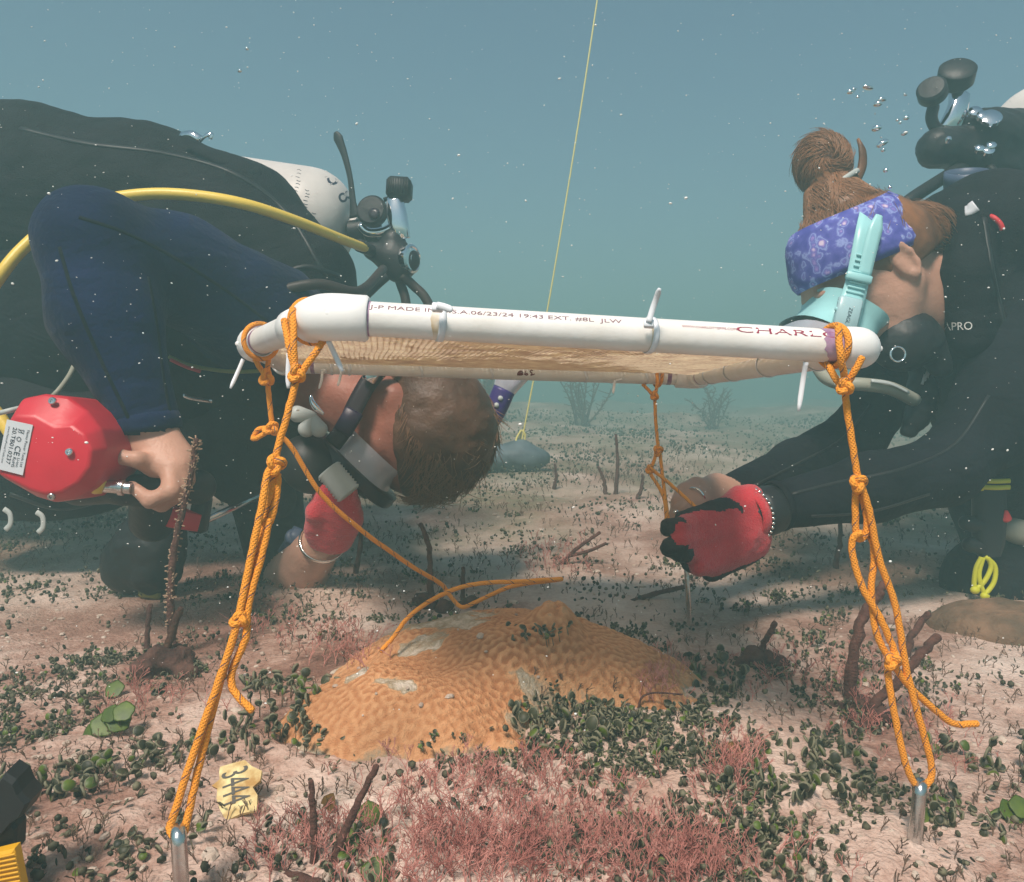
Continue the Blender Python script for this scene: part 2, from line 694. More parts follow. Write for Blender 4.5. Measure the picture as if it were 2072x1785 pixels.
mat('tank_paint', (0.62, 0.58, 0.55), 0.45, var=0.12, vscale=12, bump=0.15, bscale=40)
mat('tank_ink', (0.03, 0.03, 0.06), 0.6)
mat('red_plastic', (0.55, 0.010, 0.028), 0.38, bump=0.1, bscale=60, var=0.15, vscale=14)
mat('glove_red', (0.60, 0.018, 0.035), 0.85, bump=0.7, bscale=500, var=0.12, vscale=30, sheen=0.3)
mat('glove_black', (0.02, 0.012, 0.014), 0.8, bump=0.5, bscale=300)
mat('label_white', (0.62, 0.64, 0.68), 0.35, var=0.04)
mat('label_ink', (0.02, 0.02, 0.04), 0.6)
mat('yellow_strap', (0.55, 0.55, 0.02), 0.5, bump=0.2)
mat('aqua', (0.36, 0.68, 0.70), 0.32, var=0.08, vscale=12)
mat('aqua_clear', (0.42, 0.62, 0.66), 0.25, var=0.1, vscale=12)
mat('clear_grey', (0.58, 0.56, 0.62), 0.25, spec=0.6, trans=0.3)
mat('mask_black', (0.022, 0.016, 0.022), 0.35, var=0.3)
mat('lens', (0.05, 0.06, 0.07), 0.05, spec=0.9)
mat('buckle_dark', (0.020, 0.010, 0.035), 0.4)
mat('purple', (0.045, 0.022, 0.16), 0.4, var=0.15)
mat('pale_grey', (0.45, 0.48, 0.46), 0.5, var=0.1)
mat('grey_blue', (0.06, 0.085, 0.15), 0.45, var=0.15)
mat('line_yellow', (0.70, 0.60, 0.18), 0.6)
mat('weight_grey', (0.10, 0.13, 0.15), 0.6, var=0.3, bump=0.4, bscale=30)
mat('silver', (0.80, 0.78, 0.74), 0.15, 1.0)
mat('bubble', (0.97, 0.98, 1.0), 0.08, 1.0)
mat('speck', (0.85, 0.85, 0.82), 0.7)
mat('fin_yellow', (0.72, 0.38, 0.01), 0.5, bump=0.15)
mat('bright_red', (0.6, 0.02, 0.03), 0.5)
mat('white_text', (0.75, 0.75, 0.72), 0.6)
mat('olive_strap', (0.20, 0.19, 0.04), 0.6)


def folds(name, scale, dist, stretch):
    """Soft creases in a stretched cloth: a distorted, elongated noise feeding a second bump."""
    nt = MAT[name].node_tree
    b = nt.nodes['Principled BSDF']
    old = b.inputs['Normal'].links[0].from_node
    tcn = nt.nodes.new('ShaderNodeTexCoord')
    mp = nt.nodes.new('ShaderNodeMapping')
    mp.inputs['Scale'].default_value = stretch
    mp.inputs['Rotation'].default_value = (0.3, 0.5, 0.2)
    nz = nt.nodes.new('ShaderNodeTexNoise')
    nz.inputs['Scale'].default_value = scale
    nz.inputs['Detail'].default_value = 2
    nz.inputs['Distortion'].default_value = 1.2
    nt.links.new(tcn.outputs['Object'], mp.inputs[0])
    nt.links.new(mp.outputs[0], nz.inputs['Vector'])
    bp = nt.nodes.new('ShaderNodeBump')
    bp.inputs['Strength'].default_value = 0.45
    bp.inputs['Distance'].default_value = dist
    nt.links.new(nz.outputs['Fac'], bp.inputs['Height'])
    nt.links.new(bp.outputs[0], old.inputs['Normal'])


folds('neoprene', 9, .02, (1, .5, 2.2))
folds('neoprene_navy', 9, .02, (1, .6, 2.0))
folds('nylon_black', 7, .03, (1, 1, 2))


def net_mat():
    m = MAT['net']
    nt = m.node_tree
    b = nt.nodes['Principled BSDF']
    src = b.inputs['Base Color'].links[0].from_socket
    tr = nt.nodes.new('ShaderNodeBsdfTranslucent')
    nt.links.new(src, tr.inputs['Color'])
    mx = nt.nodes.new('ShaderNodeMixShader')
    mx.inputs[0].default_value = 0.78
    nt.links.new(b.outputs[0], mx.inputs[1])
    nt.links.new(tr.outputs[0], mx.inputs[2])
    nt.links.new(mx.outputs[0], nt.nodes['Material Output'].inputs['Surface'])


net_mat()


def floral():
    """Purple cloth printed with pale and pink blossoms."""
    m = bpy.data.materials.new('floral')
    m.use_nodes = True
    nt = m.node_tree
    b = nt.nodes['Principled BSDF']
    b.inputs['Roughness'].default_value = 0.8
    tcn = nt.nodes.new('ShaderNodeTexCoord')
    vo = nt.nodes.new('ShaderNodeTexVoronoi')
    vo.inputs['Scale'].default_value = 75
    nz = nt.nodes.new('ShaderNodeTexNoise')
    nz.inputs['Scale'].default_value = 55
    nz.inputs['Detail'].default_value = 5
    nt.links.new(tcn.outputs['Object'], vo.inputs['Vector'])
    nt.links.new(tcn.outputs['Object'], nz.inputs['Vector'])
    ad = nt.nodes.new('ShaderNodeMath')
    ad.operation = 'MULTIPLY_ADD'
    nt.links.new(vo.outputs['Distance'], ad.inputs[0])
    ad.inputs[1].default_value = 0.55
    nt.links.new(nz.outputs['Fac'], ad.inputs[2])
    rp = nt.nodes.new('ShaderNodeValToRGB')
    e = rp.color_ramp.elements
    e[0].position, e[0].color = 0.48, (0.62, 0.50, 0.66, 1)
    e[1].position, e[1].color = 1.0, (0.055, 0.06, 0.32, 1)
    for p_, c_ in ((0.56, (0.28, 0.20, 0.55, 1)), (0.64, (0.11, 0.11, 0.44, 1)), (0.72, (0.28, 0.34, 0.66, 1)), (0.78, (0.10, 0.10, 0.42, 1))):
        q = e.new(p_)
        q.color = c_
    nt.links.new(ad.outputs[0], rp.inputs[0])
    nt.links.new(rp.outputs[0], b.inputs['Base Color'])
    MAT['floral'] = m


floral()


def rope_mat():
    m = bpy.data.materials.new('rope_orange')
    m.use_nodes = True
    nt = m.node_tree
    b = nt.nodes['Principled BSDF']
    b.inputs['Roughness'].default_value = 0.7
    at = nt.nodes.new('ShaderNodeAttribute')
    at.attribute_name = 'tc'
    sx = nt.nodes.new('ShaderNodeSeparateXYZ')
    nt.links.new(at.outputs['Vector'], sx.inputs[0])

    def M(op, a, c=None):
        n = nt.nodes.new('ShaderNodeMath')
        n.operation = op
        for i, q in enumerate((a, c)):
            if q is None:
                continue
            if isinstance(q, (int, float)):
                n.inputs[i].default_value = q
            else:
                nt.links.new(q, n.inputs[i])
        return n.outputs[0]
    ang = M('ARCTAN2', sx.outputs[2], sx.outputs[1])
    al = M('MULTIPLY', sx.outputs[0], 2600.0)
    w1 = M('SINE', M('ADD', al, M('MULTIPLY', ang, 6.0)))
    w2 = M('SINE', M('SUBTRACT', al, M('MULTIPLY', ang, 6.0)))
    br = M('MAXIMUM', w1, w2)
    # tracer: one dark-red fleck yarn winding round
    tr = M('SINE', M('ADD', M('MULTIPLY', sx.outputs[0], 300.0), ang))
    tr = M('MULTIPLY', M('GREATER_THAN', tr, 0.93), M('GREATER_THAN', w1, 0.0))
    rp = nt.nodes.new('ShaderNodeMixRGB')
    rp.inputs[1].default_value = (0.92, 0.34, 0.022, 1)
    rp.inputs[2].default_value = (0.22, 0.10, 0.07, 1)
    nt.links.new(tr, rp.inputs[0])
    nt.links.new(rp.outputs[0], b.inputs['Base Color'])
    bp = nt.nodes.new('ShaderNodeBump')
    bp.inputs['Strength'].default_value = 0.6
    bp.inputs['Distance'].default_value = 0.0006
    nt.links.new(br, bp.inputs['Height'])
    nt.links.new(bp.outputs[0], b.inputs['Normal'])
    MAT['rope'] = m


rope_mat()


def ramp_mat(name, attr, stops, rough=0.85, bump=0.5, bscale=150, nscale=60, nmix=0.35):
    """Colour from a point attribute through a ramp, with noise on top."""
    m = bpy.data.materials.new(name)
    m.use_nodes = True
    nt = m.node_tree
    b = nt.nodes['Principled BSDF']
    b.inputs['Roughness'].default_value = rough
    b.inputs['Specular IOR Level'].default_value = 0.2
    at = nt.nodes.new('ShaderNodeAttribute')
    at.attribute_name = attr
    tcn = nt.nodes.new('ShaderNodeTexCoord')
    nz = nt.nodes.new('ShaderNodeTexNoise')
    nz.inputs['Scale'].default_value = nscale
    nz.inputs['Detail'].default_value = 8
    nz.inputs['Roughness'].default_value = 0.65
    nt.links.new(tcn.outputs['Object'], nz.inputs['Vector'])
    a = nt.nodes.new('ShaderNodeMath')
    a.operation = 'MULTIPLY_ADD'
    a.inputs[1].default_value = nmix * 2
    a.inputs[2].default_value = -nmix
    nt.links.new(nz.outputs['Fac'], a.inputs[0])
    s = nt.nodes.new('ShaderNodeMath')
    s.operation = 'ADD'
    nt.links.new(at.outputs['Fac'], s.inputs[0])
    nt.links.new(a.outputs[0], s.inputs[1])
    rp = nt.nodes.new('ShaderNodeValToRGB')
    e = rp.color_ramp.elements
    e[0].position, e[0].color = stops[0][0], (*stops[0][1], 1)
    e[1].position, e[1].color = stops[-1][0], (*stops[-1][1], 1)
    for p_, c_ in stops[1:-1]:
        q = e.new(p_)
        q.color = (*c_, 1)
    nt.links.new(s.outputs[0], rp.inputs[0])
    nt.links.new(rp.outputs[0], b.inputs['Base Color'])
    n2 = nt.nodes.new('ShaderNodeTexNoise')
    n2.inputs['Scale'].default_value = bscale
    n2.inputs['Detail'].default_value = 8
    nt.links.new(tcn.outputs['Object'], n2.inputs['Vector'])
    bp = nt.nodes.new('ShaderNodeBump')
    bp.inputs['Strength'].default_value = bump
    bp.inputs['Distance'].default_value = 0.004
    nt.links.new(n2.outputs['Fac'], bp.inputs['Height'])
    nt.links.new(bp.outputs[0], b.inputs['Normal'])
    MAT[name] = m
    return m


ramp_mat('seabed', 'tone', [(0.0, (0.20, 0.10, 0.075)), (0.3, (0.38, 0.22, 0.17)), (0.55, (0.57, 0.40, 0.33)), (1.0, (0.76, 0.61, 0.53))], bump=1.0, bscale=260, nscale=150)
ramp_mat('coral', 'tone', [(0.0, (0.20, 0.062, 0.018)), (0.45, (0.46, 0.205, 0.090)), (0.75, (0.64, 0.34, 0.17)), (0.88, (0.36, 0.27, 0.18)), (0.94, (0.46, 0.38, 0.28)), (1.0, (0.66, 0.57, 0.48))], bump=0.7, bscale=420, nscale=240, nmix=0.16)
def turf_over_sand():
    """Where the 'turf' attribute rises the sand is overgrown by short olive-brown turf, in patches."""
    nt = MAT['seabed'].node_tree
    b = nt.nodes['Principled BSDF']
    src = b.inputs['Base Color'].links[0].from_socket
    at = nt.nodes.new('ShaderNodeAttribute')
    at.attribute_name = 'turf'
    tcn = nt.nodes.new('ShaderNodeTexCoord')
    nz = nt.nodes.new('ShaderNodeTexNoise')
    nz.inputs['Scale'].default_value = 26
    nz.inputs['Detail'].default_value = 7
    nt.links.new(tcn.outputs['Object'], nz.inputs['Vector'])
    mu = nt.nodes.new('ShaderNodeMath')
    mu.operation = 'MULTIPLY'
    mu.use_clamp = True
    nt.links.new(at.outputs['Fac'], mu.inputs[0])
    nt.links.new(nz.outputs['Fac'], mu.inputs[1])
    mx = nt.nodes.new('ShaderNodeMixRGB')
    mx.inputs[2].default_value = (0.205, 0.185, 0.115, 1)
    nt.links.new(mu.outputs[0], mx.inputs[0])
    nt.links.new(src, mx.inputs[1])
    nt.links.new(mx.outputs[0], b.inputs['Base Color'])


turf_over_sand()
mat('algae_dark', (0.046, 0.048, 0.020), 0.55, col2=(0.018, 0.021, 0.012), vscale=120)
mat('algae_edge', (0.17, 0.16, 0.10), 0.7)
mat('algae_green', (0.10, 0.15, 0.014), 0.5, col2=(0.05, 0.085, 0.012), vscale=90)
mat('algae_ochre', (0.20, 0.10, 0.015), 0.55, col2=(0.11, 0.06, 0.015), vscale=90)
mat('algae_red', (0.62, 0.28, 0.235), 0.8, col2=(0.42, 0.15, 0.125), vscale=40)
mat('algae_brown', (0.090, 0.038, 0.020), 0.85, col2=(0.045, 0.016, 0.011), vscale=60, bump=0.8, bscale=260)
mat('turf_fuzz', (0.20, 0.125, 0.085), 0.9, col2=(0.10, 0.06, 0.04), vscale=20)
mat('algae_muted', (0.105, 0.098, 0.058), 0.8, col2=(0.060, 0.058, 0.034), vscale=40)  # muted brown-green, paler than the dark algae to lower contrast
mat('turf_brown', (0.12, 0.055, 0.04), 0.9, col2=(0.05, 0.022, 0.018), vscale=80, bump=0.8, bscale=200)
mat('gorgonian', (0.13, 0.055, 0.04), 0.85, col2=(0.07, 0.028, 0.022), vscale=120, bump=0.7, bscale=400)
mat('polyp', (0.36, 0.24, 0.16), 0.8)
mat('rubble', (0.60, 0.50, 0.42), 0.85, col2=(0.38, 0.28, 0.22), vscale=60, bump=0.6, bscale=300)
mat('tag_yellow', (0.86, 0.76, 0.40), 0.7, col2=(0.46, 0.26, 0.08), vscale=75, bump=0.4, bscale=200)
mat('tag_ink', (0.10, 0.09, 0.08), 0.7)
# ================================================================== the setting
def seabed():
    ys = [0.10]
    while ys[-1] < 2.2:
        ys.append(ys[-1] + max(0.0022, 0.0052 * ys[-1]))
    while ys[-1] < 60:
        ys.append(ys[-1] * 1.045)
    ys = np.array(ys)
    ts = np.linspace(-1, 1, 420)
    T, Y = np.meshgrid(ts, ys)
    W = 0.38 + 0.80 * Y
    X = T * W
    G = ground_np(X, Y)
    near = np.clip(1.6 - Y, 0, 1)
    fine = fbm(X * 55, Y * 55, 0, 3, 31)
    G2 = G + near * (0.0035 * fine + 0.0012 * fbm(X * 190, Y * 190, 0, 2, 35))
    tone = 0.55 + 0.70 * fbm(X * 6, Y * 6, 0, 5, 41) + 0.20 * fine * near - 0.10 * np.clip(fbm(X * 20, Y * 20, 0, 3, 43) * 3, 0, 1)
    tone = tone - 0.12 * np.clip((Y - 1.6) / 4.0, 0, 1)          # far turf tone, with haze brightness painted in so the horizon fades
    V = np.stack([X, Y, G2], -1).reshape(-1, 3)
    n, m = len(ys), len(ts)
    i = np.arange((n - 1) * m).reshape(n - 1, m)[:, :-1].ravel()
    Q = np.stack([i, i + 1, i + 1 + m, i + m], 1)
    o = np_mesh('seabed', V, Q, MAT['seabed'], attrs={'tone': tone.ravel(), 'turf': np.clip(np.clip((Y - .80) / 1.2, 0, 1) * (1.0 + 1.5 * fbm(X * 4, Y * 4, 0, 4, 77)), 0, 1.5).ravel()})
    return tag(o, kind='structure')


seabed()


def haze():
    x0, x1, y0, y1, z0, z1 = -26, 26, -3.0, 62, -1.2, 1.85
    vs = [(x, y, z) for x in (x0, x1) for y in (y0, y1) for z in (z0, z1)]
    fs = [(0, 1, 3, 2), (4, 6, 7, 5), (0, 4, 5, 1), (2, 3, 7, 6), (0, 2, 6, 4), (1, 5, 7, 3)]
    me = bpy.data.meshes.new('haze')
    me.from_pydata(vs, [], fs)
    m = bpy.data.materials.new('sea_water_haze')
    m.use_nodes = True
    nt = m.node_tree
    nt.nodes.remove(nt.nodes['Principled BSDF'])
    pv = nt.nodes.new('ShaderNodeVolumePrincipled')
    pv.inputs['Color'].default_value = HAZE_COL
    pv.inputs['Density'].default_value = HAZE_DENS
    pv.inputs['Anisotropy'].default_value = 0.2
    nt.links.new(pv.outputs[0], nt.nodes['Material Output'].inputs['Volume'])
    me.materials.append(m)
    o = bpy.data.objects.new('haze', me)
    COL.objects.link(o)
    tag(o, kind='stuff')


HAZE_COL, HAZE_DENS = (0.35, 0.60, 0.605, 1), 0.22
haze()
# ================================================================== the white pipe frame with its net
A_ = P(655, 640, 0.470)
B_ = P(1748, 704, 0.492)
C_ = P(1408, 764, 1.00)
D_ = P(575, 738, 1.00)
E_ = P(512, 697, 0.650)
PR, FR = 0.0106, 0.0142                       # pipe and fitting radius
FRAME = thing('shade_frame', (A_ + C_) / 2, 'white plastic pipe frame with tan mesh net floating over the orange coral', 'frame')


def corner(prev, c, nxt, r=FR, leg=0.027):
    d0, d1 = (prev - c).normalized(), (nxt - c).normalized()
    mb = MB()
    bend = min(0.017, leg * .7)
    p0, p1 = c + d0 * bend, c + d1 * bend
    path = [c + d0 * leg, c + d0 * (leg - 0.0015)]
    for i in range(9):
        t = i / 8
        path.append(p0 * (1 - t) ** 2 + c * (2 * t * (1 - t)) + p1 * t * t)
    path += [c + d1 * (leg - 0.0015), c + d1 * leg]
    rr = [r - 0.0012, r] + [r * (1 + 0.03 * math.sin(math.pi * i / 8)) for i in range(9)] + [r, r - 0.0012]
    mb.sweep(path, rr, n=28)
    o = mb.build('elbow', MAT['pvc_fitting'], FRAME, sharp=50)
    # moulding seam: a fine raised line and gate mark on the outer side
    sm = MB()
    n_ = d0.cross(d1).normalized()
    side = (-(d0 + d1)).normalized()
    seam = [p + (side * 0.995) * (r + 0.0001) for p in path[2:-2]]
    sm.sweep([path[1] + side * r * 0.98] + seam + [path[-2] + side * r * 0.98], 0.0004, n=6)
    sm.ell(seam[7] + Vector((0, 0, 0)), (Vector((0.0028, 0, 0)), Vector((0, 0.0012, 0)), Vector((0, 0, 0.0022))), 10, 6)
    sm.build('mould_seam', MAT['pvc_fitting'], o)
    return o


def pipe(a, b, n=36):
    mb = MB()
    k = 40
    mid = [a.lerp(b, i / k) for i in range(k + 1)]
    mb.sweep(mid, PR, n=n)
    return mb.build('pipe', MAT['pvc'], FRAME, sharp=60)


ring = [A_, B_, C_, D_, E_]
pipes = []
for i in range(5):
    a, b = ring[i], ring[(i + 1) % 5]
    d = (b - a).normalized()
    pipes.append(pipe(a + d * 0.02, b - d * 0.02))
for i in range(5):
    if i == 1:                                # the far end of the front pipe has a snug short elbow
        corner(ring[i - 1], ring[i], ring[(i + 1) % 5], FR * .90, .017)
    else:
        corner(ring[i - 1], ring[i], ring[(i + 1) % 5])
# a coupling on the short left run
d = (E_ - A_).normalized()
mb = MB()
q = A_ + d * 0.062
mb.sweep([q - d * 0.012, q - d * 0.011, q + d * 0.011, q + d * 0.012], [FR - .002, FR - .0012, FR - .0012, FR - .002], n=28)
mb.build('coupling', MAT['pvc_fitting'], FRAME, sharp=50)


# ---- writing printed along the front pipe
AX = (B_ - A_).normalized()
TOC = (CAMP - (A_ + B_) / 2)
TOC = (TOC - AX * TOC.dot(AX)).normalized()
TUP = AX.cross(TOC)
TUP = -TUP if TUP.z < 0 else TUP


def on_pipe(s0, ang0, r=PR + 0.00015, base=A_, ax=AX, toc=TOC, tup=TUP):
    """Mapping text x -> along the pipe from s0 metres, y -> round it from ang0 (0 faces the camera, up positive)."""
    def fn(x, y):
        a = ang0 + y / r
        return base + ax * (s0 + x) + (toc * math.cos(a) + tup * math.sin(a)) * r
    return fn


def at_u(u):
    """Distance along the front pipe of picture column u."""
    lo, hi = 0.0, (B_ - A_).length
    for _ in range(40):
        m = (lo + hi) / 2
        p = A_ + AX * m - CAMP
        if 1035.5 + F_PX * p.dot(RGT) / p.dot(FWD) < u:
            lo = m
        else:
            hi = m
    return lo


def print_line(s, u0, u1, ang, size, m, name='lettering'):
    mb = MB()
    text_mb(mb, s, 1.0, lambda x, y: Vector((x, y, 0)))
    xs = [v[0] for v in mb.v]
    w = max(xs) - min(xs)
    s0, s1 = at_u(u0), at_u(u1)
    kx = (s1 - s0) / w
    fn = on_pipe(s0, ang)
    mb.v = [tuple(fn((v[0] - min(xs)) * kx, v[1] * size)) for v in mb.v]
    return mb.build(name, m, pipes[0], smooth=False)


print_line('J-P MADE IN U.S.A.06/23/24 19:43 EXT. #8L  JLW', 750, 1251, 0.62, 0.0044, MAT['print_grey'])
print_line('WWW.CHARLOTTEPIPE.COM', 1370, 1478, 0.60, 0.0026, MAT['print_red'])
print_line('CHARLO', 1478, 1688, 0.50, 0.0066, MAT['print_red'])

# hand-written mark on the back pipe and a scribble on the left run
AXB = (C_ - D_).normalized()
TB = (CAMP - (C_ + D_) / 2)
TB = (TB - AXB * TB.dot(AXB)).normalized()
TBU = AXB.cross(TB)
TBU = -TBU if TBU.z < 0 else TBU


def stroke(mb, pts, base, ax, toc, tup, r, w):
    path = []
    for x, y in spline([Vector((a, b, 0)) for a, b in pts], 5) and [(p.x, p.y) for p in spline([Vector((a, b, 0)) for a, b in pts], 5)]:
        a = y / r
        path.append(base + ax * x + (toc * math.cos(a) + tup * math.sin(a)) * r)
    mb.sweep(path, w, n=6)


mk = MB()
bp = D_ + AXB * ((P(1068, 757, 1.0) - D_).dot(AXB))
K = 0.00064
for pts in ([(9, 7), (6, 8.5), (4, 5), (8, 2.2), (5, -2), (13, 1)], [(-6, 6), (-7, 0), (-8, -1)], [(-6, -1), (-3, 1.5), (-1, 0), (-3, -2), (-6, -1)],
            [(-22, -1), (-18, 5), (-13, 5), (-12, 1), (-17, 0), (-22, -2), (-14, -2), (-10, 0)], [(-19, 1), (-16, 3), (-14, 1)]):
    stroke(mk, [(x * K, (y - 4) * K) for x, y in pts], bp, AXB, TB, TBU, PR + 0.0002, 0.00075)
mk.build('pen_mark', MAT['pen_red'], pipes[2])
AXE = (E_ - A_).normalized()
TE = (CAMP - (E_ + A_) / 2)
TE = (TE - AXE * TE.dot(AXE)).normalized()
TEU = AXE.cross(TE)
TEU = -TEU if TEU.z < 0 else TEU
mk = MB()
be = A_ + AXE * 0.052
for pts in ([(-8, -6), (-2, -9), (6, -13), (9, -14)], [(-6, -10), (0, -12), (5, -16)], [(-4, -14), (1, -16), (3, -20)], [(4, -6), (4, -18)], [(-9, -13), (-4, -18)]):
    stroke(mk, [(x * K * .7, y * K * .55) for x, y in pts], be, AXE, TE, TEU, PR + 0.0002, 0.0004)
mk.build('pen_mark', MAT['pen_red'], pipes[4])


# purple primer bands where pipes enter fittings
def band(p, ax, r, w, m=MAT['primer'], name='primer_band', seed=0, ragged=0.35):
    ax = ax.normalized()
    q = Vector((0, 0, 1)) if abs(ax.z) < 0.9 else Vector((1, 0, 0))
    a = (q - ax * q.dot(ax)).normalized()
    b = ax.cross(a)
    rnd = random.Random(seed)
    n = 30
    vs, fs = [], []
    ph = rnd.uniform(0, 6)
    e0 = [-(w / 2) * (1 + ragged * (.6 * math.sin(2 * math.pi * j / n + ph) + .3 * math.sin(6 * math.pi * j / n + ph * 2) + .25 * rnd.uniform(-1, 1))) for j in range(n)]
    e1 = [(w / 2) * (1 + 0.1 * rnd.uniform(-1, 1)) for _ in range(n)]
    for j in range(n):
        t = 2 * math.pi * j / n
        off = (a * math.cos(t) + b * math.sin(t)) * r
        vs += [p + ax * e0[j] + off, p + ax * e1[j] + off]
    for j in range(n):
        k = (j + 1) % n
        fs.append((2 * j, 2 * k, 2 * k + 1, 2 * j + 1))
    mb = MB()
    mb.add(vs, fs)
    return mb.build(name, m, FRAME)


band(B_ - AX * 0.0235, AX, PR + 0.0002, 0.011, seed=3, ragged=0.9)
band(E_ + (A_ - E_).normalized() * 0.036, (A_ - E_), PR + 0.0002, 0.006, seed=4)
dBC = (C_ - B_).normalized()
band(C_ - dBC * 0.037, dBC, PR + 0.0002, 0.004, seed=5)
band(C_ - AXB * 0.036, AXB, PR + 0.0002, 0.005, seed=6)
band(D_ + AXB * 0.038, AXB, PR + 0.0002, 0.006, seed=7)
# grimy ring at the collar on the front pipe
band(A_ + AX * 0.0278, AX, PR + 0.0002, 0.0012, seed=9)


# ---- the knitted net stretched inside the frame
def net():
    cen = sum(ring, Vector()) / 5
    poly = [p.lerp(cen, 0.02) for p in ring]
    ex, ey = RGT, (Vector((0, 1, 0)))
    P2 = [(p.x, p.y) for p in poly]
    # plane through the ring by least squares
    Mx = np.array([[p.x, p.y, 1] for p in ring])
    co = np.linalg.lstsq(Mx, np.array([p.z for p in ring]), rcond=None)[0]
    dr = Vector((0.19, -1.0)).normalized()
    pr = Vector((-dr.y, dr.x))
    rows = MB()
    sp = 0.0052
    s_lo = min(p[0] * pr.x + p[1] * pr.y for p in P2)
    s_hi = max(p[0] * pr.x + p[1] * pr.y for p in P2)
    n = int((s_hi - s_lo) / sp)
    for i in range(n):
        s = s_lo + (i + 0.5) * sp
        hits = []
        for j in range(5):
            a, b = P2[j], P2[(j + 1) % 5]
            sa, sb = a[0] * pr.x + a[1] * pr.y, b[0] * pr.x + b[1] * pr.y
            if (sa - s) * (sb - s) < 0:
                t = (s - sa) / (sb - sa)
                x, y = a[0] + (b[0] - a[0]) * t, a[1] + (b[1] - a[1]) * t
                hits.append(x * dr.x + y * dr.y)
        if len(hits) < 2:
            continue
        h0, h1 = min(hits), max(hits)
        m = max(3, int((h1 - h0) / 0.012))
        path, rr = [], []
        for k in range(m + 1):
            t = h0 + (h1 - h0) * k / m
            x, y = pr.x * s + dr.x * t, pr.y * s + dr.y * t
            wv = 0.0012 * math.sin(t * 24 + i * 0.02) + 0.0006 * float(vnoise(np.array([t * 30]), np.array([i * 0.12]))[0])
            e = math.sin(math.pi * k / m)
            z = co[0] * x + co[1] * y + co[2] - 0.003 * e + 0.0068
            path.append(Vector((x + pr.x * wv, y + pr.y * wv, z + 0.0008 * float(vnoise(np.array([t * 60]), np.array([i * 0.5]))[0]))))
        wd = sp * 0.465
        rows.sweep(path, wd, 0.0015, n=8, hint=Vector((0, 0, 1)))
    # fine cross threads that hold the rows
    c0 = min(p[0] * dr.x + p[1] * dr.y for p in P2)
    c1 = max(p[0] * dr.x + p[1] * dr.y for p in P2)
    k = c0
    while k < c1:
        hits = []
        for j in range(5):
            a, b = P2[j], P2[(j + 1) % 5]
            sa, sb = a[0] * dr.x + a[1] * dr.y, b[0] * dr.x + b[1] * dr.y
            if (sa - k) * (sb - k) < 0:
                t = (k - sa) / (sb - sa)
                x, y = a[0] + (b[0] - a[0]) * t, a[1] + (b[1] - a[1]) * t
                hits.append(x * pr.x + y * pr.y)
        if len(hits) >= 2:
            h0, h1 = min(hits), max(hits)
            path = []
            for q in range(25):
                t = h0 + (h1 - h0) * q / 24
                x, y = dr.x * k + pr.x * t, dr.y * k + pr.y * t
                path.append(Vector((x, y, co[0] * x + co[1] * y + co[2] - 0.003 * math.sin(math.pi * q / 24) + 0.0054)))
            rows.sweep(path, 0.0004, n=4)
        k += 0.010
    o = rows.build('mesh_net', MAT['net'], FRAME)
    o['kind'] = 'stuff'
    return o


net()


# ---- nylon cable ties that hold the net
def tie(p, ax, r, tail, w=0.0017, head=None):
    """A loop round the pipe at p, and a tail through the given points."""
    ax = ax.normalized()
    q = Vector((0, 0, 1)) if abs(ax.z) < 0.9 else Vector((1, 0, 0))
    a = (q - ax * q.dot(ax)).normalized()
    b = ax.cross(a)
    loop, hn = [], []
    for j in range(28):
        t = 2 * math.pi * j / 28
        dv = a * math.cos(t) + b * math.sin(t)
        loop.append(p + dv * (r + 0.0006) + ax * 0.002 * math.sin(t))
        hn.append(dv)
    mb = MB()
    if not head:
        mb.sweep(loop, w, 0.0005, n=6, hint=hn, closed=True, power=4)
    if tail:
        pts = spline(tail, 5)
        mb.sweep(pts, [w] * (len(pts) - 2) + [w * 0.8, w * 0.5], 0.0006, n=6, hint=(CAMP - pts[0]).normalized(), power=4)
        dv = (tail[0] - p).normalized()
        if head:
            return mb.build('cable_tie', MAT['nylon_white'], FRAME)
        mb.box(tail[0].lerp(p, .12), (dv * 0.002, ax * 0.0032, dv.cross(ax) * 0.0026), ch=0.3)
    return mb.build('cable_tie', MAT['nylon_white'], FRAME)


tie(E_ + AXE * -0.030, AXE, PR + 0.001, [P(492, 727, .648), P(480, 755, .645), P(466, 786, .64)])
tie(A_ + AXE * 0.045, AXE, PR, [P(585, 715, .50), P(583, 750, .50), P(583, 786, .50)])
tie(D_ + AXB * 0.062, AXB, PR, [P(652, 752, .985), P(650, 770, .98), P(645, 787, .98)])
tie(D_ + AXB * 0.085, AXB, PR, [P(690, 752, .985), P(687, 768, .985), P(683, 781, .98)])
tie(A_ + AX * 0.015, AX, FR, [P(664, 690, .475), P(676, 715, .48), P(693, 752, .48)], head=True)
tie(A_ + AX * at_u(1313), AX, PR, [P(1312, 652, .462), P(1320, 625, .462), P(1327, 605, .46), P(1334, 584, .455)], w=0.0018)
tie(A_ + AX * at_u(890), AX, PR, [P(884, 618, .452), P(900, 622, .450), P(915, 628, .449)], w=0.0022)
tie(A_ + AX * at_u(1628), AX, PR, [P(1630, 733, .486), P(1624, 770, .49), P(1615, 832, .49)], w=0.0016, head=True)
for u in (991, 1303, 850, 1180):
    k = (P(u, 755, 1.0) - D_).dot(AXB)
    tie(D_ + AXB * k, AXB + Vector((0, 0, 0.35)), PR, [P(1244, 770, .985), P(1242, 782, .985), P(1240, 796, .98)] if u == 1303 else None)
for k in (0.08, 0.20, 0.32, 0.42):
    tie(B_ + dBC * k, dBC + Vector((0.3, 0, 0.0)), PR, None, w=0.0018)
